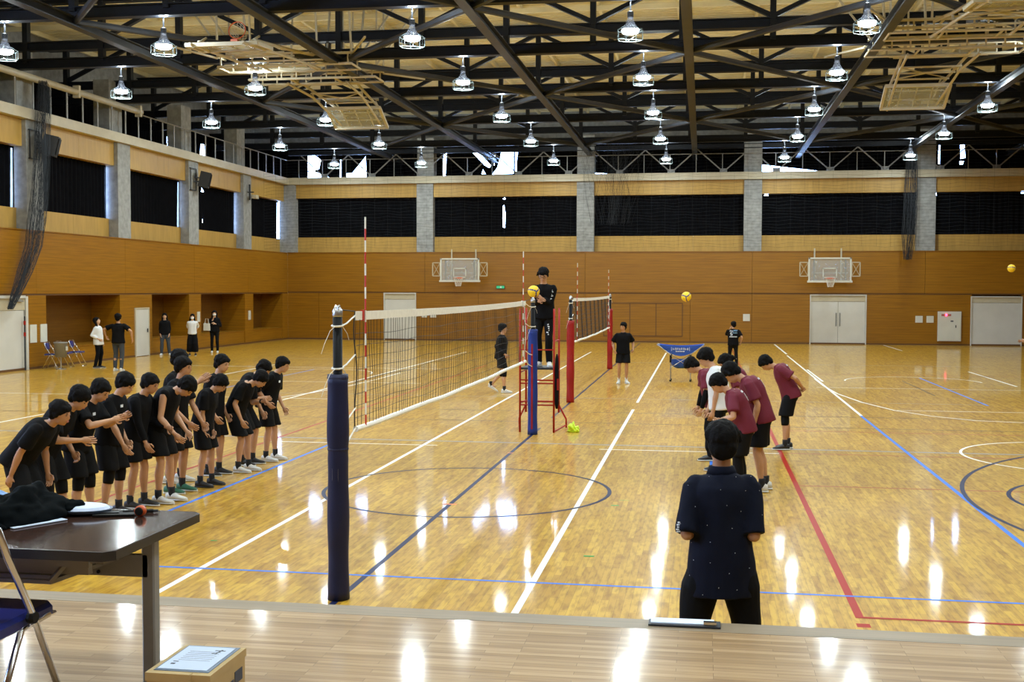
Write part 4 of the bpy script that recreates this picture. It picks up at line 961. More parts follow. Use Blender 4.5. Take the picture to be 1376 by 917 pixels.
t = thing('cardboard_box', 'brown cardboard box on the stage floor with a pale paper on its lid', 'box', (1.075, 3.975, .9), 0)
bw, bd_, bh = .235, .32, .25
MB().b(-bw/2, bw/2, -bd_/2, bd_/2, 0, bh-.004).build('body', 'cardboard', t)
MB().b(-bw/2-.004, bw/2+.004, -bd_/2-.004, bd_/2+.004, bh-.03, bh).build('lid', 'cardboard', t)
MB().b(-.045, .05, -bd_/2-.012, -bd_/2+.012, bh-.035, bh+.003).build('flap', 'cardboard', t); MB().b(-.03, .05, -bd_/2-.006, -bd_/2+.0, bh-.10, bh-.035).build('hand_hole', 'ink', t)
q = MB()
for k, (w_, z_) in enumerate(((.05, .12), (.03, .15), (.06, .09))): q.b(bw/2+.0005, bw/2+.0025, .02, .02+w_, z_, z_+.018)
q.b(bw/2+.0005, bw/2+.0025, .06, .13, .145, .19).build('printed_mark', 'ink', t)
t2 = thing('clear_file', 'blue-grey clear file lying on the cardboard box', 'file', (1.075, 3.985, .9+bh)); MB().box((0, 0, .001), (.205, .29, .002)).build('cover', 'folder', t2)
t2 = thing('score_sheet', 'pale blue printed sheet on the clear file on the box', 'paper', (1.072, 3.985, .9+bh+.002)); MB().box((0, 0, .001), (.185, .262, .0015)).build('sheet', 'paper', t2)
q = MB(); q.bar((.03, .09, .0023), (.07, .09, .0023), .006, .0006).bar((.055, .10, .0023), (.045, .05, .0023), .006, .0006).bar((.04, .06, .0023), (.03, .055, .0023), .005, .0006)
q.box((-.06, -.075, .0023), (.016, .012, .0006)).box((-.06, -.05, .0023), (.02, .006, .0006)); 
for k in range(6): q.box((0, -.03+k*.02, .0021), (.12, .0015, .0004))
q.build('writing', 'ink', t2)
t = thing('clipboard', 'silver clipboard with papers lying on the stage edge before the man', 'clipboard', (2.81, 5.60, .9)); MB().box((0, 0, .006), (.34, .10, .008)).build('board', 'steelg', t); MB().box((-.01, .01, .013), (.30, .08, .006), rz=.02).build('papers', 'paper', t); MB().box((.12, -.02, .02), (.06, .03, .012)).build('clip', 'chrome', t)
def vnorm(v): return v/(np.linalg.norm(v)+1e-9)
def ik(a,b,l1,l2,pole):
    d=b-a; D=np.linalg.norm(d)
    if D>(l1+l2)*.995: b=a+d*((l1+l2)*.995/D); d=b-a; D=np.linalg.norm(d)
    if D<abs(l1-l2)+.03: D=abs(l1-l2)+.03; b=a+vnorm(d)*D
    u=vnorm(d); x=(l1*l1-l2*l2+D*D)/(2*D); h=math.sqrt(max(0,l1*l1-x*x))
    p=pole-u*np.dot(pole,u); p=vnorm(p)
    return a+u*x+p*h, b
def fk_trunk(H,L,hp=0.,back=.16,crouch=0.,nf=0.):
    """side view joints of the trunk; L trunk lean, nf neck bend, hp extra face pitch, in degrees"""
    s=H/1.7; l=math.radians(L); n=math.radians(nf)
    pel=np.array([-back*math.sin(l)*s,0,(.915-.10*crouch)*s])
    dr=lambda a:np.array([math.sin(a),0,math.cos(a)])
    mid=pel+dr(l*.75)*.22*s
    chest=mid+dr(l)*.16*s
    neck=chest+dr(l*1.15+n*.25)*.125*s
    headb=neck+dr(l*.95+n)*.060*s
    hdir=l*.6+n*.75+math.radians(hp)
    head=headb+dr(l*.6+n*.9+math.radians(hp)*.5)*.10*s
    return s,pel,mid,chest,neck,headb,head,hdir
# ---------------------------------------------------------------- people
REM = []
A = np.array
def rotz(v, a): c, s = math.cos(a), math.sin(a); return A([v[0]*c-v[1]*s, v[0]*s+v[1]*c, v[2]])
def person(label, loc, heading, H, L=0, hp=0, back=.3, crouch=0, feet=None, hr=None, hl=None, yaw=0, nf=0, cl=None, group=None, vox=.013, female=False,
           wide=1., pel_z=None, elbow=(-1, 0, 0), er=None, el=None, curl=.35, twist=0, palm=None):
    """one standing figure: trunk lean L and head pitch hp in degrees, hands hr / hl in the figure's own frame (x forward, y left)"""
    cl = cl or {}
    t = thing('person', label, 'person', loc, math.radians(heading), group)
    s, pel, mid, chest, neck, headb, head, hdir = fk_trunk(H, L, hp, back, crouch, nf)
    l = math.radians(L); tw = math.radians(twist)
    dr = lambda a: A([math.sin(a), 0, math.cos(a)]); pf = lambda a: A([math.cos(a), 0, -math.sin(a)])
    Y_ = A([0, 1., 0]); Yc = rotz(Y_, tw)
    sw = (.155 if female else .175)*s*wide; hw = .088*s
    skin = cl.get('skin', 'skin')
    sh = {1: chest+dr(l*1.1)*.055*s+pf(l)*.012*s*(L > 12)+Yc*sw, -1: chest+dr(l*1.1)*.055*s+pf(l)*.012*s*(L > 12)-Yc*sw}
    hip = {1: pel+Y_*hw, -1: pel-Y_*hw}
    feet = feet or {1: (.03, .11, .0), -1: (-.03, -.11, .0)}
    b = MB()
    # trunk
    secs = [(pel-dr(l*.6)*.10*s, pf(l*.6), Y_, .085*s, .13*s), (pel, pf(l*.7), Y_, .105*s, .155*s), ((pel+mid)/2, pf(l*.8), Y_, .095*s, .135*s),
            (mid, pf(l*.9), Y_, .090*s, .128*s*wide), (chest-dr(l)*.05*s, pf(l), Yc, .105*s, .155*s*wide), (chest+dr(l)*.03*s, pf(l), Yc, .11*s, .165*s*wide),
            (chest+dr(l)*.07*s, pf(l), Yc, .080*s, .150*s*wide), (chest+dr(l)*.10*s, pf(l), Yc, .060*s, .095*s*wide), (neck-dr(l)*.00*s, pf(l), Yc, .052*s, .06*s)]
    b.loft(secs, 18)
    b.cap(neck-dr(l)*.05*s, headb+dr(hdir)*.03*s, .056*s, .05*s)
    for k in (1, -1): b.ell(sh[k]-Yc*k*.01*s, [pf(l), Yc, dr(l)], (.044*s, .044*s, .044*s))
    # head
    U = dr(hdir); F0 = pf(hdir); yw = math.radians(yaw); Fw = F0*math.cos(yw)+Y_*math.sin(yw); Lf = Y_*math.cos(yw)-F0*math.sin(yw)
    hs = s*1.02
    P = lambda f, l_, u: head+Fw*f*hs+Lf*l_*hs+U*u*hs
    b.ell(P(.0, 0, .018), [Fw, Lf, U], (.094*hs, .075*hs, .098*hs), 18, 12)
    b.ell(P(.028, 0, -.045), [Fw, Lf, U], (.066*hs, .058*hs, .068*hs), 16, 10)
    b.ell(P(.052, 0, -.088), [Fw, Lf, U], (.032*hs, .034*hs, .024*hs), 10, 6)
    b.ell(P(.098, 0, -.018), [Fw, Lf, U], (.020*hs, .015*hs, .020*hs), 8, 6); b.ell(P(.088, 0, .004), [Fw, Lf, U], (.014*hs, .011*hs, .026*hs), 8, 6)
    b.ell(P(.088, 0, -.055), [Fw, Lf, U], (.014*hs, .024*hs, .012*hs), 8, 6)
    for k in (1, -1):
        b.ell(P(-.005, k*.078, -.008), [Fw, Lf, U], (.020*hs, .010*hs, .032*hs), 8, 6); b.ell(P(.062, k*.035, -.03), [Fw, Lf, U], (.02*hs, .022*hs, .024*hs), 8, 6)
        b.ell(P(.080, k*.032, .022), [Fw, Lf, U], (.012*hs, .022*hs, .009*hs), 8, 6)
    # legs
    kn = {}; an = {}
    for k in (1, -1):
        fx, fy, fz = feet[k][:3]; fyaw = feet[k][3] if len(feet[k]) > 3 else 0; pitch = feet[k][4] if len(feet[k]) > 4 else 0
        ankle = A([fx-.035, fy, fz+.085*s+ (.05 if pitch else 0)])
        kk, aa = ik(hip[k], ankle, .425*s, .415*s, A([1., k*.08, 0])); kn[k] = kk; an[k] = aa
        b.loft([(hip[k]*1+A([0, 0, .03]), A([1., 0, 0]), Y_, .085*s, .075*s)]+[(hip[k]+(kk-hip[k])*q, A([1., 0, 0]), Y_, r*s, r*s*.95) for q, r in ((.15, .086), (.4, .075), (.7, .06), (.92, .052), (1, .052))], 14)
        d = vnorm(aa-kk); sd = vnorm(np.cross(d, A([1., 0, 0]))) ; ff = np.cross(sd, d)
        b.loft([(kk-d*.03*s, ff, sd, .048*s, .046*s)]+[(kk+(aa-kk)*q-ff*bk*s, ff, sd, r*s, r*s*.95) for q, r, bk in ((.06, .050, 0), (.2, .053, .008), (.36, .056, .012), (.6, .044, .006), (.85, .034, 0), (1, .036, 0))]+[(aa+d*.05*s, ff, sd, .036*s, .036*s)], 14)
        c, sn = math.cos(fyaw), math.sin(fyaw); fd = A([c, sn, 0]); b.ell(aa+fd*.05*s+A([0, 0, -.04*s]), [fd, A([-sn, c, 0]), A([0, 0, 1.])], (.09*s, .035*s, .03*s))
    # arms
    elb = {}; wr = {}; hands = []
    for k, hnd, ep in ((-1, hr, er), (1, hl, el)):
        if hnd is None: hnd = sh[k]+A([.06, k*.015, -.50*s])
        else:      # given as the middle of the hand: step back to the wrist
            hnd = A(hnd, dtype=float); pd = palm.get(k) if palm else None
            hnd = hnd-vnorm(A(pd, dtype=float) if pd is not None else (hnd-sh[k])*A([.6, .6, 1]))*.075*s
        e, w = ik(sh[k], hnd, .285*s, .25*s, A(ep if ep is not None else (elbow[0], k*.35+elbow[1]*k, elbow[2]), dtype=float)); elb[k] = e; wr[k] = w
        b.loft([(sh[k]+(e-sh[k])*q, *basis(e-sh[k]), r*s, r*s) for q, r in ((0, .043), (.2, .045), (.5, .043), (.85, .037), (1, .037))], 12)
        b.ell(e, [A([1, 0, 0]), Y_, A([0, 0, 1])], (.036*s,)*3, 10, 7)
        b.loft([(e+(w-e)*q, *basis(w-e), r*s, r*s) for q, r in ((0, .036), (.25, .041), (.6, .032), (1, .025))], 12)
        # palm
        fd = vnorm(w-e); 
        if palm and palm.get(k) is not None: fd = vnorm(A(palm[k], dtype=float))
        elif fd[2] < -.3: fd = vnorm(fd+A([.12, 0, 0]))
        inward = A([0, -k, 0.]); inward = vnorm(inward-fd*np.dot(inward, fd)); across = np.cross(fd, inward)*k*1.0
        if across[0] < 0 and abs(fd[0]) < .7: across = -across
        pc = w+fd*.048*s; b.ell(pc, [fd, across, inward], (.056*s, .042*s, .020*s), 12, 8)
        hands.append((w, fd, across, inward, k))
    body = b.build('body', skin, t, smooth=True)
    fm = MB()
    for w, fd, ac, inn, k in hands:
        for q, (off, ln) in enumerate(((.030, .072), (.010, .082), (-.011, .076), (-.030, .058))):
            cq = curl*(1+.15*q); p = w+fd*.085*s+ac*off*s; pts = [p-fd*.02*s]; a = cq*.5
            pts.append(p)
            for seg in (.45, .32, .28):
                a += cq*.7; p = p+(fd*math.cos(a)+inn*math.sin(a))*ln*seg*s; pts.append(p)
            fm.tube(pts, [.0085*s, .009*s, .0085*s, .0078*s, .006*s], 6)
        p = w+fd*.03*s+ac*.034*s; fm.tube([p-ac*.012*s, p+ac*.018*s+fd*.022*s+inn*.008*s, p+ac*.024*s+fd*.048*s+inn*.016*s, p+ac*.022*s+fd*.068*s+inn*.02*s], [.011*s, .010*s, .009*s, .007*s], 6)
    REM.append((body, vox, 2, 0, fm))
    # face
    if cl.get('face', True):
        for k in (1, -1):
            e_ = MB().ell(P(.0855, k*.031, .006), [Fw, Lf, U], (.006*hs, .014*hs, .0055*hs), 8, 5).build('eye', 'eye', body)
            MB().ell(P(.087, k*.032, .026), [Fw, Lf, U], (.006*hs, .018*hs, .004*hs), 8, 4).build('eyebrow', 'hair', body)
        if not cl.get('mask'): MB().ell(P(.098, 0, -.056), [Fw, Lf, U], (.006*hs, .021*hs, (.012 if cl.get('open') else .005)*hs), 8, 5).build('mouth', 'lip', body)
    if cl.get('mask'): MB().ell(P(.045, 0, -.052), [Fw, Lf, U], (.068*hs, .066*hs, .055*hs), 14, 9).build('face_mask', 'mask', t, smooth=True)
    if cl.get('glasses'):
        g = MB()
        for k in (1, -1):
            c = P(.108, k*.034, .006); g.tube([c+Lf*.026*hs*math.cos(a)+U*.018*hs*math.sin(a) for a in np.linspace(0, 6.283, 13)], .0025, 4, cap=False); g.tube([P(.108, k*.058, .012), P(.0, k*.084, .012)], .0025, 4)
        g.tube([P(.108, -.01, .01), P(.108, .01, .01)], .0025, 4); g.build('glasses', 'rubber', t)
    # hair
    h = MB(); hz = cl.get('hair', 1.0)
    h.ell(P(-.020, 0, .042), [Fw, Lf, U], (.107*hs*hz, .092*hs*hz, .092*hs*hz), 22, 16)
    h.ell(P(-.052, 0, -.012), [Fw, Lf, U], (.064*hs, .080*hs, .082*hs), 18, 12)
    h.ell(P(.044, 0, .062), [Fw, Lf, U], (.055*hs, .068*hs, .044*hs), 18, 10)
    for k in (1, -1): h.ell(P(-.004, k*.077, .006), [Fw, Lf, U], (.032*hs, .014*hs, .050*hs), 12, 8)
    rh = random.Random(label)
    for q in range(26):      # locks that break the outline
        a = rh.uniform(0, 6.283); el_ = rh.uniform(.15, 1.25); dirv = Fw*math.cos(a)*math.cos(el_)+Lf*math.sin(a)*math.cos(el_)+U*math.sin(el_)
        if np.dot(dirv, Fw) > .55 and el_ < .35: el_ = .5; dirv = Fw*math.cos(a)*.85+Lf*math.sin(a)*.85+U*.5
        root_ = P(-.012, 0, .028)+dirv*.088*hs; tip = root_+dirv*.012*hs-U*rh.uniform(.02, .05)*hs+Lf*rh.uniform(-.02, .02)*hs
        h.cap(root_, tip, .022*hs, .010*hs, 8)
    if cl.get('long'):
        for k in (1, -1, 0): h.loft([(P(-.03 if k else -.06, k*.07, .02), *basis(A([0, 0, 1.])), .04*hs, .04*hs), (P(-.03 if k else -.06, k*.078, -.10), *basis(A([0, 0, 1.])), .038*hs, .04*hs), (P(-.02 if k else -.07, k*.09, -.22)*1, *basis(A([0, 0, 1.])), .035*hs, .04*hs), (P(.0 if k else -.08, k*.085, -.22-.1*cl['long']), *basis(A([0, 0, 1.])), .02*hs, .025*hs)], 10)
    if cl.get('bun'): h.ell(P(-.12, 0, -.02), [Fw, Lf, U], (.045*hs, .045*hs, .045*hs), 10, 8)
    ho = h.build('hair', 'hair', t, smooth=True); REM.append((ho, vox*.7, 1, .007, None, 26))
    # shirt
    sm = cl.get('shirt', 'black'); tuck = cl.get('tuck', False); fit = cl.get('fit', 1.08)
    g = MB(); hem = .05 if tuck else (.085 if not cl.get('hem') else cl['hem'])
    sag = A([0, 0, -1.])*.035*math.sin(l)
    drop = vnorm(dr(l*.45)); secs = [(pel-drop*hem*s+A([0, 0, 0]), pf(l*.5), Y_, .150*s*fit, .190*s*fit), (pel-drop*(hem*.3)*s, pf(l*.6), Y_, .146*s*fit, .184*s*fit), ((pel+mid)/2+sag*.7, pf(l*.8), Y_, .138*s*fit, .172*s*fit),
            (mid+sag, pf(l*.9), Y_, .136*s*fit, .168*s*fit*wide), (chest-dr(l)*.05*s+sag*.6, pf(l), Yc, .138*s*fit, .180*s*fit*wide), (chest+dr(l)*.04*s, pf(l), Yc, .127*s, .188*s*fit*wide),
            (chest+dr(l)*.075*s, pf(l), Yc, .104*s, .182*s*wide), (chest+dr(l)*.108*s, pf(l), Yc, .080*s, .125*s*wide), (neck-dr(l)*.005*s, pf(l), Yc, .062*s, .072*s), (neck+dr(l*1.05)*.010*s, pf(l), Yc, .056*s, .062*s)]
    g.loft(secs, 22)
    sl = cl.get('sleeve', .76)
    for k in (1, -1):
        g.ell(sh[k]-Yc*k*.012*s, [pf(l), Yc, dr(l)], (.064*s, .058*s, .062*s))
        if sl > 0:
            e, w = elb[k], wr[k]
            if sl <= 1: pts = [(sh[k]+(e-sh[k])*q, r) for q, r in ((0, .064), (sl*.5, .072*cl.get('sr', 1)), (sl, .082*cl.get('sr', 1)))]; g.loft([(p, *basis(e-sh[k]), r*s, r*s) for p, r in pts], 14)
            else:
                g.loft([(sh[k]+(e-sh[k])*q, *basis(e-sh[k]), r*s, r*s) for q, r in ((0, .064), (.5, .058), (1, .050))], 14); g.ell(e, [pf(0), Y_, dr(0)], (.05*s,)*3)
                g.loft([(e+(w-e)*q, *basis(w-e), r*s, r*s) for q, r in ((0, .050), (.5, .045), (sl-1, .038))], 14)
    so = g.build('shirt', sm, t, smooth=True); REM.append((so, vox*1.15, 2, cl.get('wr', .010), None, 6))
    if cl.get('undersleeve'):
        for k in (1, -1):
            e, w = elb[k], wr[k]; MB().loft([(e+(w-e)*q, *basis(w-e), r*s, r*s) for q, r in ((-.2, .046), (.0, .047), (.3, .048), (.6, .04), (.95, .032))], 12).build('arm_sleeve', 'black', t, smooth=True)
    if cl.get('collar'):
        c = MB(); c.loft([(neck-dr(l)*.02*s, pf(l), Yc, .078*s, .088*s), (neck+dr(l)*.035*s, pf(l), Yc, .066*s, .070*s), (neck+dr(l)*.035*s, pf(l), Yc, .058*s, .060*s)], 18).build('collar', sm, so, smooth=True)
    # legs wear
    bm_ = cl.get('bottom', 'shorts'); bc = cl.get('bottom_m', 'black2')
    g = MB(); g.loft([(pel+dr(l*.8)*.07*s, pf(l*.7), Y_, .112*s, .155*s), (pel+dr(l*.5)*.0, pf(l*.5), Y_, .124*s, .174*s), (pel-A([0, 0, .07*s]), A([1., 0, 0]), Y_, .125*s, .178*s), (pel-A([0, 0, .13*s]), A([1., 0, 0]), Y_, .10*s, .15*s)], 20)
    for k in (1, -1):
        d = kn[k]-hip[k]
        if bm_ == 'shorts':
            ln = cl.get('slen', .88); g.loft([(hip[k]+d*q, A([1., 0, 0]), Y_, r*s, r*s*.92) for q, r in ((.0, .108), (.3, .116), (.6, .118), (ln, .122))], 16)
        elif bm_ == 'skirt':
            g.loft([(hip[k]+d*q, A([1., 0, 0]), Y_, r*s, r*s) for q, r in ((.0, .10), (.5, .11), (1, .12))], 16); g.loft([(kn[k]+(an[k]-kn[k])*q, A([1., 0, 0]), Y_, r*s, r*s) for q, r in ((-.05, .12), (.5, .12), (.85, .115))], 16)
        else:
            wq = cl.get('pw', 1.); g.loft([(hip[k]+d*q, A([1., 0, 0]), Y_, r*s, r*s*.95) for q, r in ((.0, .098), (.3, .096*wq), (.7, .078*wq), (1, .068*wq))], 16)
            g.ell(kn[k], [A([1., 0, 0]), Y_, A([0, 0, 1.])], (.068*s*wq,)*3); g.loft([(kn[k]+(an[k]-kn[k])*q, *basis(an[k]-kn[k]), r*s, r*s) for q, r in ((0, .068*wq), (.5, .064*wq), (.9, .056*wq), (1.04, .054*wq))], 16)
    go_ = g.build('shorts' if bm_ == 'shorts' else ('long_skirt' if bm_ == 'skirt' else 'trousers'), bc, t, smooth=True); REM.append((go_, vox*1.15, 2, .009, None, 6))
    # knees, socks, shoes
    for k in (1, -1):
        if cl.get('kneepads') in (True, k):
            d = vnorm(an[k]-kn[k]); MB().loft([(kn[k]+d*q*s, *basis(an[k]-kn[k]), r*s, r*s) for q, r in ((-.09, .056), (-.07, .062), (0, .067), (.06, .062), (.10, .057))], 16).build('knee_pad', 'black2', t, smooth=True)
        fx, fy, fz = feet[k][:3]; fyaw = feet[k][3] if len(feet[k]) > 3 else 0; pitch = feet[k][4] if len(feet[k]) > 4 else 0
        if bm_ == 'shorts': MB().loft([(an[k]+A([0, 0, q*s]), A([1., 0, 0]), Y_, r*s, r*s) for q, r in ((-.03, .040), (.0, .041), (.05, .041), (.085, .043))], 12).build('sock', cl.get('sock', 'sock'), t, smooth=True)
        c, sn = math.cos(fyaw), math.sin(fyaw); base = A([an[k][0], an[k][1], 0]); cp, sp_ = math.cos(pitch), math.sin(pitch)
        def S(x, z): return base+A([c*(x*cp), sn*(x*cp), an[k][2]-.085*s+z-sp_*x*1.0])*1.0
        V = A([-sn, c, 0]); Wz = A([0, 0, 1.])
        up = MB().loft([(S(x*s, z*s), V, Wz, r*s, q*s) for x, z, r, q in ((-.075, .045, .015, .02), (-.068, .055, .03, .038), (-.03, .062, .038, .048), (.02, .060, .040, .046), (.07, .046, .044, .034), (.12, .036, .047, .026), (.165, .030, .042, .020), (.195, .026, .022, .012))], 14).build('shoe', cl.get('shoe', 'shoeblack'), t, smooth=True)
        MB().loft([(S(x*s, .012*s), V, Wz, r*s, .013*s) for x, r in ((-.082, .015), (-.07, .034), (-.02, .038), (.05, .043), (.12, .050), (.17, .044), (.202, .018))], 12).build('sole', cl.get('sole', 'shoewhite'), up)
    if cl.get('watch'):
        k = cl['watch']; e, w = elb[k], wr[k]; MB().loft([(e+(w-e)*q, *basis(w-e), r*s, r*s) for q, r in ((.84, .033), (.85, .038), (.93, .037), (.94, .032))], 14).build('watch', 'rubber', t)
    if cl.get('logo'):
        c = chest+dr(l)*.02*s-Yc*.06*s+pf(l)*.132*s; MB().box(c, (.006, .05, .03)).build('chest_logo', 'printwhite', so)
    t['_'] = 0; del t['_']
    info = dict(t=t, shirt=so, trousers=go_, chest=chest, l=l, s=s, pel=pel, mid=mid, neck=neck, elb=elb, wr=wr, sh=sh, kn=kn, hip=hip, an=an)
    return info
def basis(d):
    d = vnorm(A(d, dtype=float)); u = A([0, 1., 0]) if abs(d[1]) < .8 else A([1., 0, 0]); x = vnorm(np.cross(d, u)); y = np.cross(d, x); return x, y
def finish_people():
    for r in REM:
        o, vox, it = r[0], r[1], r[2]
        m = o.modifiers.new('r', 'REMESH'); m.mode = 'VOXEL'; m.voxel_size = vox; m.use_smooth_shade = True
        m2 = o.modifiers.new('s', 'SMOOTH'); m2.factor = .5; m2.iterations = it
    dg = bpy.context.evaluated_depsgraph_get()
    for r in REM:
        o, vox, it, amp, extra = r[:5]; fr = r[5] if len(r) > 5 else 6
        me = bpy.data.meshes.new_from_object(o.evaluated_get(dg)); me.name = o.name
        if amp:
            n = len(me.vertices); co = np.empty(n*3); me.vertices.foreach_get('co', co); co = co.reshape(-1, 3); no = np.empty(n*3); me.vertices.foreach_get('normal', no); no = no.reshape(-1, 3)
            ph = random.Random(o.name).uniform(0, 50); d = np.array([noise.noise(Vector((c[0]*fr+ph, c[1]*fr, c[2]*fr*.8))) for c in co]); d2 = np.array([noise.noise(Vector((c[0]*fr*2.3+ph, c[1]*fr*2.3+9, c[2]*fr*1.4))) for c in co])
            co = co+no*((d+d2*.5)*amp)[:, None]; me.vertices.foreach_set('co', co.ravel()); me.update()
        if extra:
            bm = bmesh.new(); bm.from_mesh(me); vs = [bm.verts.new(v) for v in extra.v]
            for f in extra.f:
                try: bm.faces.new([vs[i] for i in f])
                except ValueError: pass
            bm.to_mesh(me); bm.free()
        me.shade_smooth()
        if not me.materials: me.materials.append(o.data.materials[0])
        old = o.data; o.modifiers.clear(); o.data = me; bpy.data.meshes.remove(old)
GL = 'players bowing in a line left of the net'; GR = 'maroon side bowing right of the net'; GS = 'spectators by the left wall'
B = dict(shirt='black', bottom_m='black2')
def c_(**k): d = dict(B); d.update(k); return d
fw = {1: (.02, .13, 0), -1: (-.02, -.10, 0)}
# left team, nearest first (all face the net, +x)
person('open-mouthed player in black nearest the table, bowing, arms hanging', (-3.45, 10.4, 0), 0, 1.62, 50, -25, nf=16, hr=(-.20, -.2, .64), hl=(-.02, .17, .62), cl=c_(open=1, hair=1.04, kneepads=True, skin='skin2'), group=GL)
person('bowing player in black, second from the table end, head down behind the open-mouthed one', (-3.55, 10.95, 0), 0, 1.66, 38, 0, nf=20, hr=(.38, -.2, .93), hl=(.05, .15, .75), cl=c_(kneepads=True, shoe='shoeblack', hair=1.06), group=GL, er=(0, -.6, -1))
person('player in black clapping with both hands held forward, third from the table end', (-3.55, 11.45, 0), 0, 1.62, 22, 0, nf=28, hr=(.42, -.10, 1.09), hl=(.46, .0, 1.11), cl=c_(kneepads=True, logo=1), group=GL, curl=.15, er=(-.2, -1, -.6))
person('tallest bowing player in black with knee pads, just behind the clapping one', (-3.5, 11.95, 0), 0, 1.62, 12, 0, nf=32, hr=(.25, -.2, .70), hl=(.08, .14, .75), cl=c_(kneepads=True, hair=1.05, logo=1), group=GL)
person('player in black long sleeves leaning forward, fifth in line from the table', (-3.45, 12.45, 0), 0, 1.58, 14, -10, nf=32, back=.32, hr=(.20, -.22, .69), hl=(.30, .12, .85), cl=c_(sleeve=1.9, hair=1.0, shoe='shoeblack', skin='skin2', slen=.8), group=GL)
person('player in a sleeveless black shirt bowing deeply, bare arms hanging, green and white shoes', (-3.28, 12.8, 0), 0, 1.66, 23, 0, nf=65, hr=(.20, -.2, .76), hl=(.18, .14, .76), cl=c_(sleeve=0, shoe='shoewhite', hair=1.02, slen=.82), group=GL)
person('player in black with a white collar standing behind the sleeveless one', (-3.45, 13.45, 0), 0, 1.68, 9, -5, nf=12, hr=(.24, -.2, .82), hl=(.27, .14, .78), cl=c_(shoe='shoegreen', skin='skin2'), group=GL)
person('upright player in black clapping hands raised before his chest, half hidden in the line', (-3.8, 14.15, 0), 0, 1.72, 3, 5, nf=10, hr=(.44, -.16, 1.37), hl=(.43, -.05, 1.37), cl=c_(shoe='shoewhite'), group=GL, curl=.12, er=(-.1, -.5, -1), palm={-1: (.75, .1, .65), 1: (.75, -.1, .65)})
person('player in black looking to the far court, head above the short bowing boy', (-3.55, 14.8, 0), 0, 1.64, 9, -5, nf=20, cl=c_(shoe='shoeblack'), group=GL, yaw=-10)
person('short player in black bowing with hands joined before his knees, black shoes', (-3.28, 13.95, 0), 0, 1.50, 15, 0, nf=48, back=.34, hr=(-.0, -.13, .62), hl=(.03, .04, .61), cl=c_(shoe='shoeblack', sole='shoeblack', hair=1.04), group=GL)
person('player in black partly hidden behind the watch wearer near the far end of the line', (-3.45, 15.75, 0), 0, 1.64, 25, 0, nf=40, crouch=.3, hr=(.26, -.15, .90), cl=c_(shoe='shoeblack'), group=GL)
person('player in black with a wrist watch, forearm across his front, white shoes', (-3.27, 15.15, 0), 0, 1.58, 30, -10, nf=55, back=.34, crouch=.2, hr=(.02, -.2, .66), hl=(.24, .08, .90), cl=c_(shoe='shoewhite', watch=1, hair=1.03), group=GL, el=(-.4, .4, -1))
person('last player in black at the far end of the line, white shoes, looking right', (-3.28, 16.2, 0), 0, 1.58, 20, -15, nf=30, hr=(-.02, -.18, .80), cl=c_(shoe='shoewhite', logo=1), group=GL)
# right team (face -x)
MR = dict(shirt='maroon', bottom_m='black2')
def m_(**k): d = dict(MR); d.update(k); return d
person('player in maroon with black long undersleeves, leftmost in the right line', (3.02, 17.4, 0), 180, 1.64, 20, 0, nf=55, back=0.10, hl=(.14, .18, .70), hr=(.2, -.1, .68), cl=m_(undersleeve=1, bottom='trousers'), group=GR)
w_ = person('player in a white shirt and black trousers bowing amid the maroon shirts', (3.12, 16.45, 0), 180, 1.74, 9, 0, nf=38, back=0.10, hl=(.09, .16, .70), hr=(.16, -.12, .72), cl=m_(shirt='whitecloth', bottom='trousers', undersleeve=0, hair=1.05), group=GR)
R3 = person('short player in maroon and black leggings, elbow bent, standing behind the man in navy', (3.34, 14.35, 0), 180, 1.60, 22, 0, nf=45, back=0.15, hl=(.26, .10, .86), hr=(.24, -.05, .86), cl=m_(bottom='shorts', hair=1.02, slen=.9, shoe='shoewhite'), group=GR, el=(-.8, .9, .1))
R4 = person('player in maroon bowing nearest the camera on the right, hand on thigh, white shoes', (3.62, 14.82, 0), 180, 1.76, 24, 0, nf=55, back=0.00, hl=(.10, .19, .76), hr=(.1, -.17, .78), cl=m_(shoe='shoewhite', hair=1.03), group=GR)
person('player with a low hair bun hidden behind the white shirt', (3.42, 17.95, 0), 180, 1.62, 21, 5, nf=35, cl=m_(bun=1), group=GR)
RF = person('player in maroon bowing with hands behind his back, farthest right of the line', (4.17, 18.8, 0), 180, 1.66, 27, 0, nf=60, back=0.20, hl=(-.30, .05, .93), hr=(-.29, -.02, .93), cl=m_(kneepads=True, hair=1.03, shoe='shoeblack'), group=GR, el=(-.2, 1, .3), er=(-.2, -1, .3))
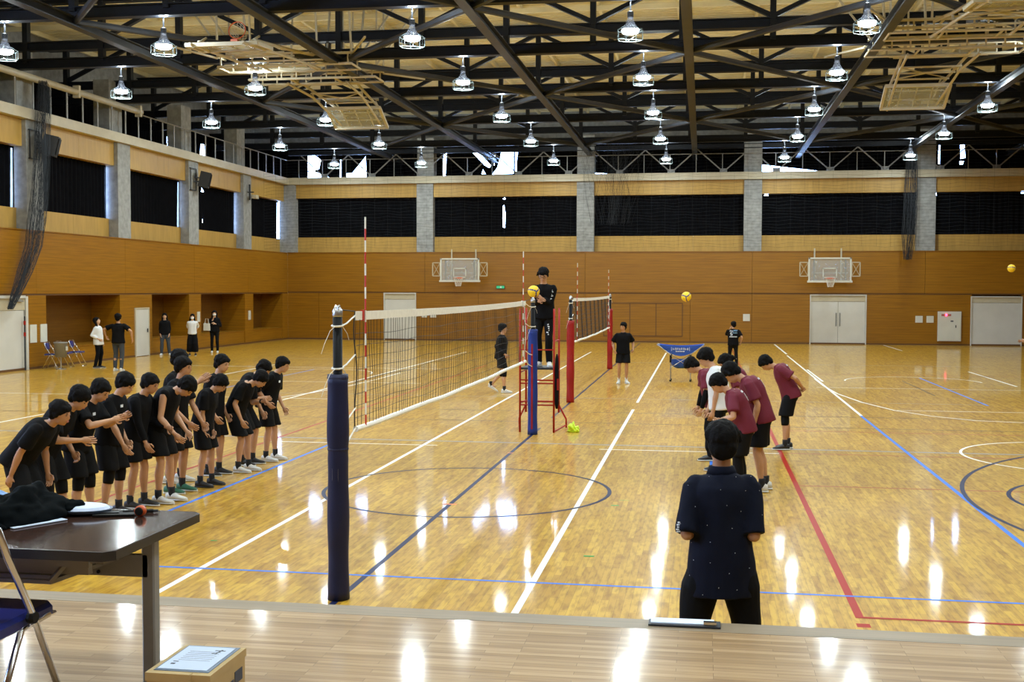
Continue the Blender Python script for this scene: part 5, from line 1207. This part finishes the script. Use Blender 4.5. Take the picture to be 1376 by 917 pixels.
# leggings under the short one
for k in (1, -1):
    kn, an = R3['kn'][k], R3['an'][k]; MB().loft([(kn+(an-kn)*q, *basis(an-kn), r, r) for q, r in ((-.25, .07), (0, .062), (.3, .066), (.6, .054), (.95, .044))], 14).build('leggings', 'black2', R3['t'], smooth=True)
def on_back(info, off=.30):
    """frame behind a shirt back: x runs across, y runs up, -z points at the cloth"""
    l, s = info['l'], info['s']; d = A([math.sin(l), 0, math.cos(l)]); f = A([math.cos(l), 0, -math.sin(l)])
    m = Matrix((Vector((0, -1, 0)), Vector(d), -Vector(f))).transposed().to_4x4(); m.translation = Vector(info['chest']-f*off); return m
PRINTS = []
def print_on(info, marks, m, Mx=None, name='back_print'): PRINTS.append((info, marks, m, Mx, name))
def do_prints():
    for info, marks, m, Mx, name in PRINTS:
        Mx = Mx or on_back(info); q = MB(); dz = -(Mx.to_3x3() @ Vector((0, 0, 1)))
        for u, v, w, h in marks:
            ok, loc, nor, _ = info['shirt'].ray_cast(Mx @ Vector((u, v, 0)), dz)
            if not ok: continue
            zc = nor.normalized(); yc = (Mx.to_3x3() @ Vector((0, 1, 0))); xc = yc.cross(zc).normalized(); yc = zc.cross(xc)
            q.box(loc+zc*.001, (w, h, .005), mtx=Matrix((xc, yc, zc)).transposed())
        if q.v: q.build(name, m, info['shirt'])
for inf in (R4, R3, RF):
    print_on(inf, [(-.09+.03*k, .05, .018, .024 if k % 2 else .03) for k in range(7)]+[(-.035, -.03, .016, .1), (-.015, .01, .03, .016), (-.015, -.04, .03, .016), (.035, -.03, .016, .1)], 'printwhite')
for inf, k in ((R4, 1), (RF, 1)):
    c = inf['hip'][k]+(inf['kn'][k]-inf['hip'][k])*.72; MB().box(c+A([.0, .088*k, 0]), (.028, .02, .035)).build('shorts_logo', 'printwhite', inf['trousers'])

# others on the floor
ref = person('referee in black with glasses standing on the red stand over the blue post', (.10, 20.62, 1.135), -92, 1.76, 7, 24, back=.1, hr=(.26, -.02, 1.10), hl=(.30, -.03, 1.16), cl=c_(bottom='trousers', sleeve=1.92, glasses=1, shoe='shoewhite', hair=.98), feet={1: (.03, .10, 0, .2), -1: (-.02, -.09, 0, -.2)}, elbow=(-.6, 0, -.6), curl=.6)
ball((-.03, 20.24, 2.47), 'yellow and blue volleyball held by the referee over the blue post', rz=.6)
m = MB(); rn = random.Random(3); s = ref['s']; c = ref['sh'][1]*.45+ref['elb'][1]*.55
for k in range(9): m.box(ref['sh'][1]+(ref['elb'][1]-ref['sh'][1])*(.12+.09*k)+A([.066, rn.uniform(-.035, .02), 0]), (.006, rn.uniform(.02, .055), .016), rx=rn.uniform(-.7, .7))
m.build('sleeve_print', 'printwhite', ref['shirt'])
m = MB()
for k in range(6): m.box(ref['hip'][1]+(ref['kn'][1]-ref['hip'][1])*(.45+.08*k)+A([.088, rn.uniform(-.02, .02), 0]), (.02, rn.uniform(.01, .035), .02), rx=rn.uniform(-.7, .7))
m.build('thigh_print', 'printwhite', ref['trousers'])
person('player in black long sleeves walking right behind the near net, white shoes', (-1.93, 27.95, 0), 5, 1.68, 5, 0, back=.1, feet={-1: (.12, -.08, 0), 1: (-.22, .08, .05, 0, .5)}, hr=(.12, -.2, .86), hl=(.0, .22, .84), cl=c_(sleeve=1.9, kneepads=True, shoe='shoewhite', slen=.75), vox=.016)
person('player in black T-shirt and shorts facing us beside the far net', (.80, 31.2, 0), -80, 1.64, 4, 2, yaw=-35, back=.1, hr=(.06, -.25, .84), hl=(.10, .27, .86), cl=c_(shoe='shoewhite', sock='shoewhite', kneepads=False, slen=.8, skin='skin2'), vox=.017, feet={1: (.0, .10, 0, .3), -1: (.0, -.10, 0, -.3)})
co = person('man in black T-shirt with printed back, hand at his mouth, far court', (3.86, 38.15, 0), 97, 1.50, 2, 0, yaw=25, back=.1, hl=(.17, .07, 1.28), hr=(.05, -.26, .76), cl=c_(bottom='trousers'), vox=.018, el=(-.1, .6, -1), wide=1.1)
letA = [(-.115, .05, .008, .05), (-.10, .072, .022, .008), (-.10, .048, .022, .008), (-.085, .05, .008, .05), (-.065, .05, .009, .05), (-.052, .028, .022, .009), (-.033, .05, .009, .05), (-.02, .028, .022, .009)]
letS = [(-.075, -.005, .06, .016), (-.10, -.025, .016, .04), (-.075, -.045, .06, .016), (-.052, -.065, .016, .04), (-.078, -.088, .06, .016)]
print_on(co, letA+letS+[(-.12+.03*k, -.135, .022, .032) for k in range(8)], 'printwhite'); print_on(co, [(.0+.022*k, .055+.012*(k % 2), .014, .045) for k in range(6)]+[(-.01+.035*k, -.01, .022, .035) for k in range(4)], 'printblue')
person('player in maroon cut off by the right edge of the hall view, one hand forward', (12.38, 35.9, 0), 180, 1.66, 15, 0, back=.2, hr=(.36, -.1, .98), hl=(.30, .15, 1.0), cl=m_(shoe='shoeblack'), vox=.018)

# spectators
person('woman in a loose white top and black trousers by the blue chairs, looking right', (-15.85, 34.2, 0), 8, 1.60, -3, -18, back=.05, female=True, hr=(.08, -.16, .85), cl=dict(shirt='whitecloth', sleeve=1.8, bottom='trousers', bottom_m='darkpants', long=.4, hem=.14, fit=1.08, skin='skin3'), vox=.017, group=GS)
person('man in a black T-shirt and grey trousers seen from behind, arms held out low', (-14.6, 33.1, 0), 95, 1.74, 2, 0, back=.05, hl=(.12, .46, .98), hr=(.05, -.44, .90), cl=dict(shirt='black', bottom='trousers', bottom_m='greypants', shoe='shoewhite', hair=1.08, sleeve=.7), vox=.017, group=GS, elbow=(-.3, .5, -.2))
person('woman with long hair in black and dark trousers by the white wall door', (-17.05, 41.3, 0), -65, 1.58, 2, -5, back=.05, female=True, cl=dict(shirt='black', sleeve=1.8, bottom='trousers', bottom_m='greypants', pw=1.15, long=1.5, shoe='shoewhite', fit=1.08, skin='skin3'), vox=.019, group=GS, feet={1: (.0, .16, 0, .3), -1: (.05, -.12, 0, -.3)})
person('woman in a white blouse, black wide trousers and white mask, hands behind her', (-15.95, 41.3, 0), -70, 1.56, 0, -6, back=.05, female=True, hl=(-.10, .12, .86), hr=(-.10, -.12, .86), cl=dict(shirt='whitecloth', sleeve=1.4, bottom='skirt', bottom_m='darkpants', tuck=True, mask=1, long=.3, fit=1.0, skin='skin3'), vox=.019, group=GS)
ws = person('woman in black with a white mask and a white shoulder bag, hand at her chin', (-15.9, 43.2, 0), -72, 1.66, 0, -4, back=.05, female=True, hr=(.20, -.02, 1.28), hl=(.16, .02, 1.08), cl=dict(shirt='black', sleeve=1.85, bottom='trousers', bottom_m='black2', mask=1, long=1.2, shoe='shoewhite', skin='skin3'), vox=.019, group=GS, er=(-.2, -.6, -1), el=(-.2, .6, -1))
t = thing('shoulder_bag', 'white shoulder bag on the arm of the woman in black with a mask', 'bag', (-16.12, 42.98, .88)); MB().bevbox((0, 0, .14), (.26, .10, .28), .02).build('body', 'white', t); MB().tube([(-.08, 0, .28), (-.05, 0, .46), (.05, 0, .46), (.08, 0, .28)], .01, 6).build('strap', 'white', t)
# the man at the stage
mn = person('man in a dotted navy polo seen from behind at the stage edge', (3.0, 6.78, 0), 97, 1.745, 3, 3, back=.15, wide=.90, vox=.010, hl=(.17, .16, 1.02), hr=(.18, -.10, 1.06), el=(-1, .22, -.2), er=(-1, -.25, -.2),
            cl=dict(shirt='navyshirt', sleeve=.98, collar=1, bottom='trousers', bottom_m='darkpants', pw=1.25, hair=1.0, watch=1, hem=.18, fit=1.04, sr=.84, skin='skin2', wr=.012), feet={1: (.0, .22, 0, .2), -1: (.0, -.22, 0, -.2)})
m = MB(); e, w = mn['sh'][1], mn['elb'][1]
for k in range(5): m.box(e+(w-e)*(.74+.045*k)+A([-.045, .055, 0]), (.012, .03 if k % 2 else .02, .007), rz=.6)
m.build('sleeve_badge', 'printwhite', mn['shirt'])
finish_people(); bpy.context.view_layer.update(); do_prints()
# woven dots of the polo, set on the finished cloth
me = mn['shirt'].data; rn = random.Random(2); q = MB()
pv = [p for p in me.polygons if p.normal.x < -.25]
pts = []
for p in rn.sample(pv, min(len(pv), 600)):
    c = p.center
    if all((c-o).length > .09 for o in pts):
        pts.append(c.copy()); q.box(c+p.normal*.0012, (.0010, .0045, .0028), rx=rn.uniform(0, 3))
q.build('woven_dots', 'printwhite', mn['shirt'], kind='stuff')
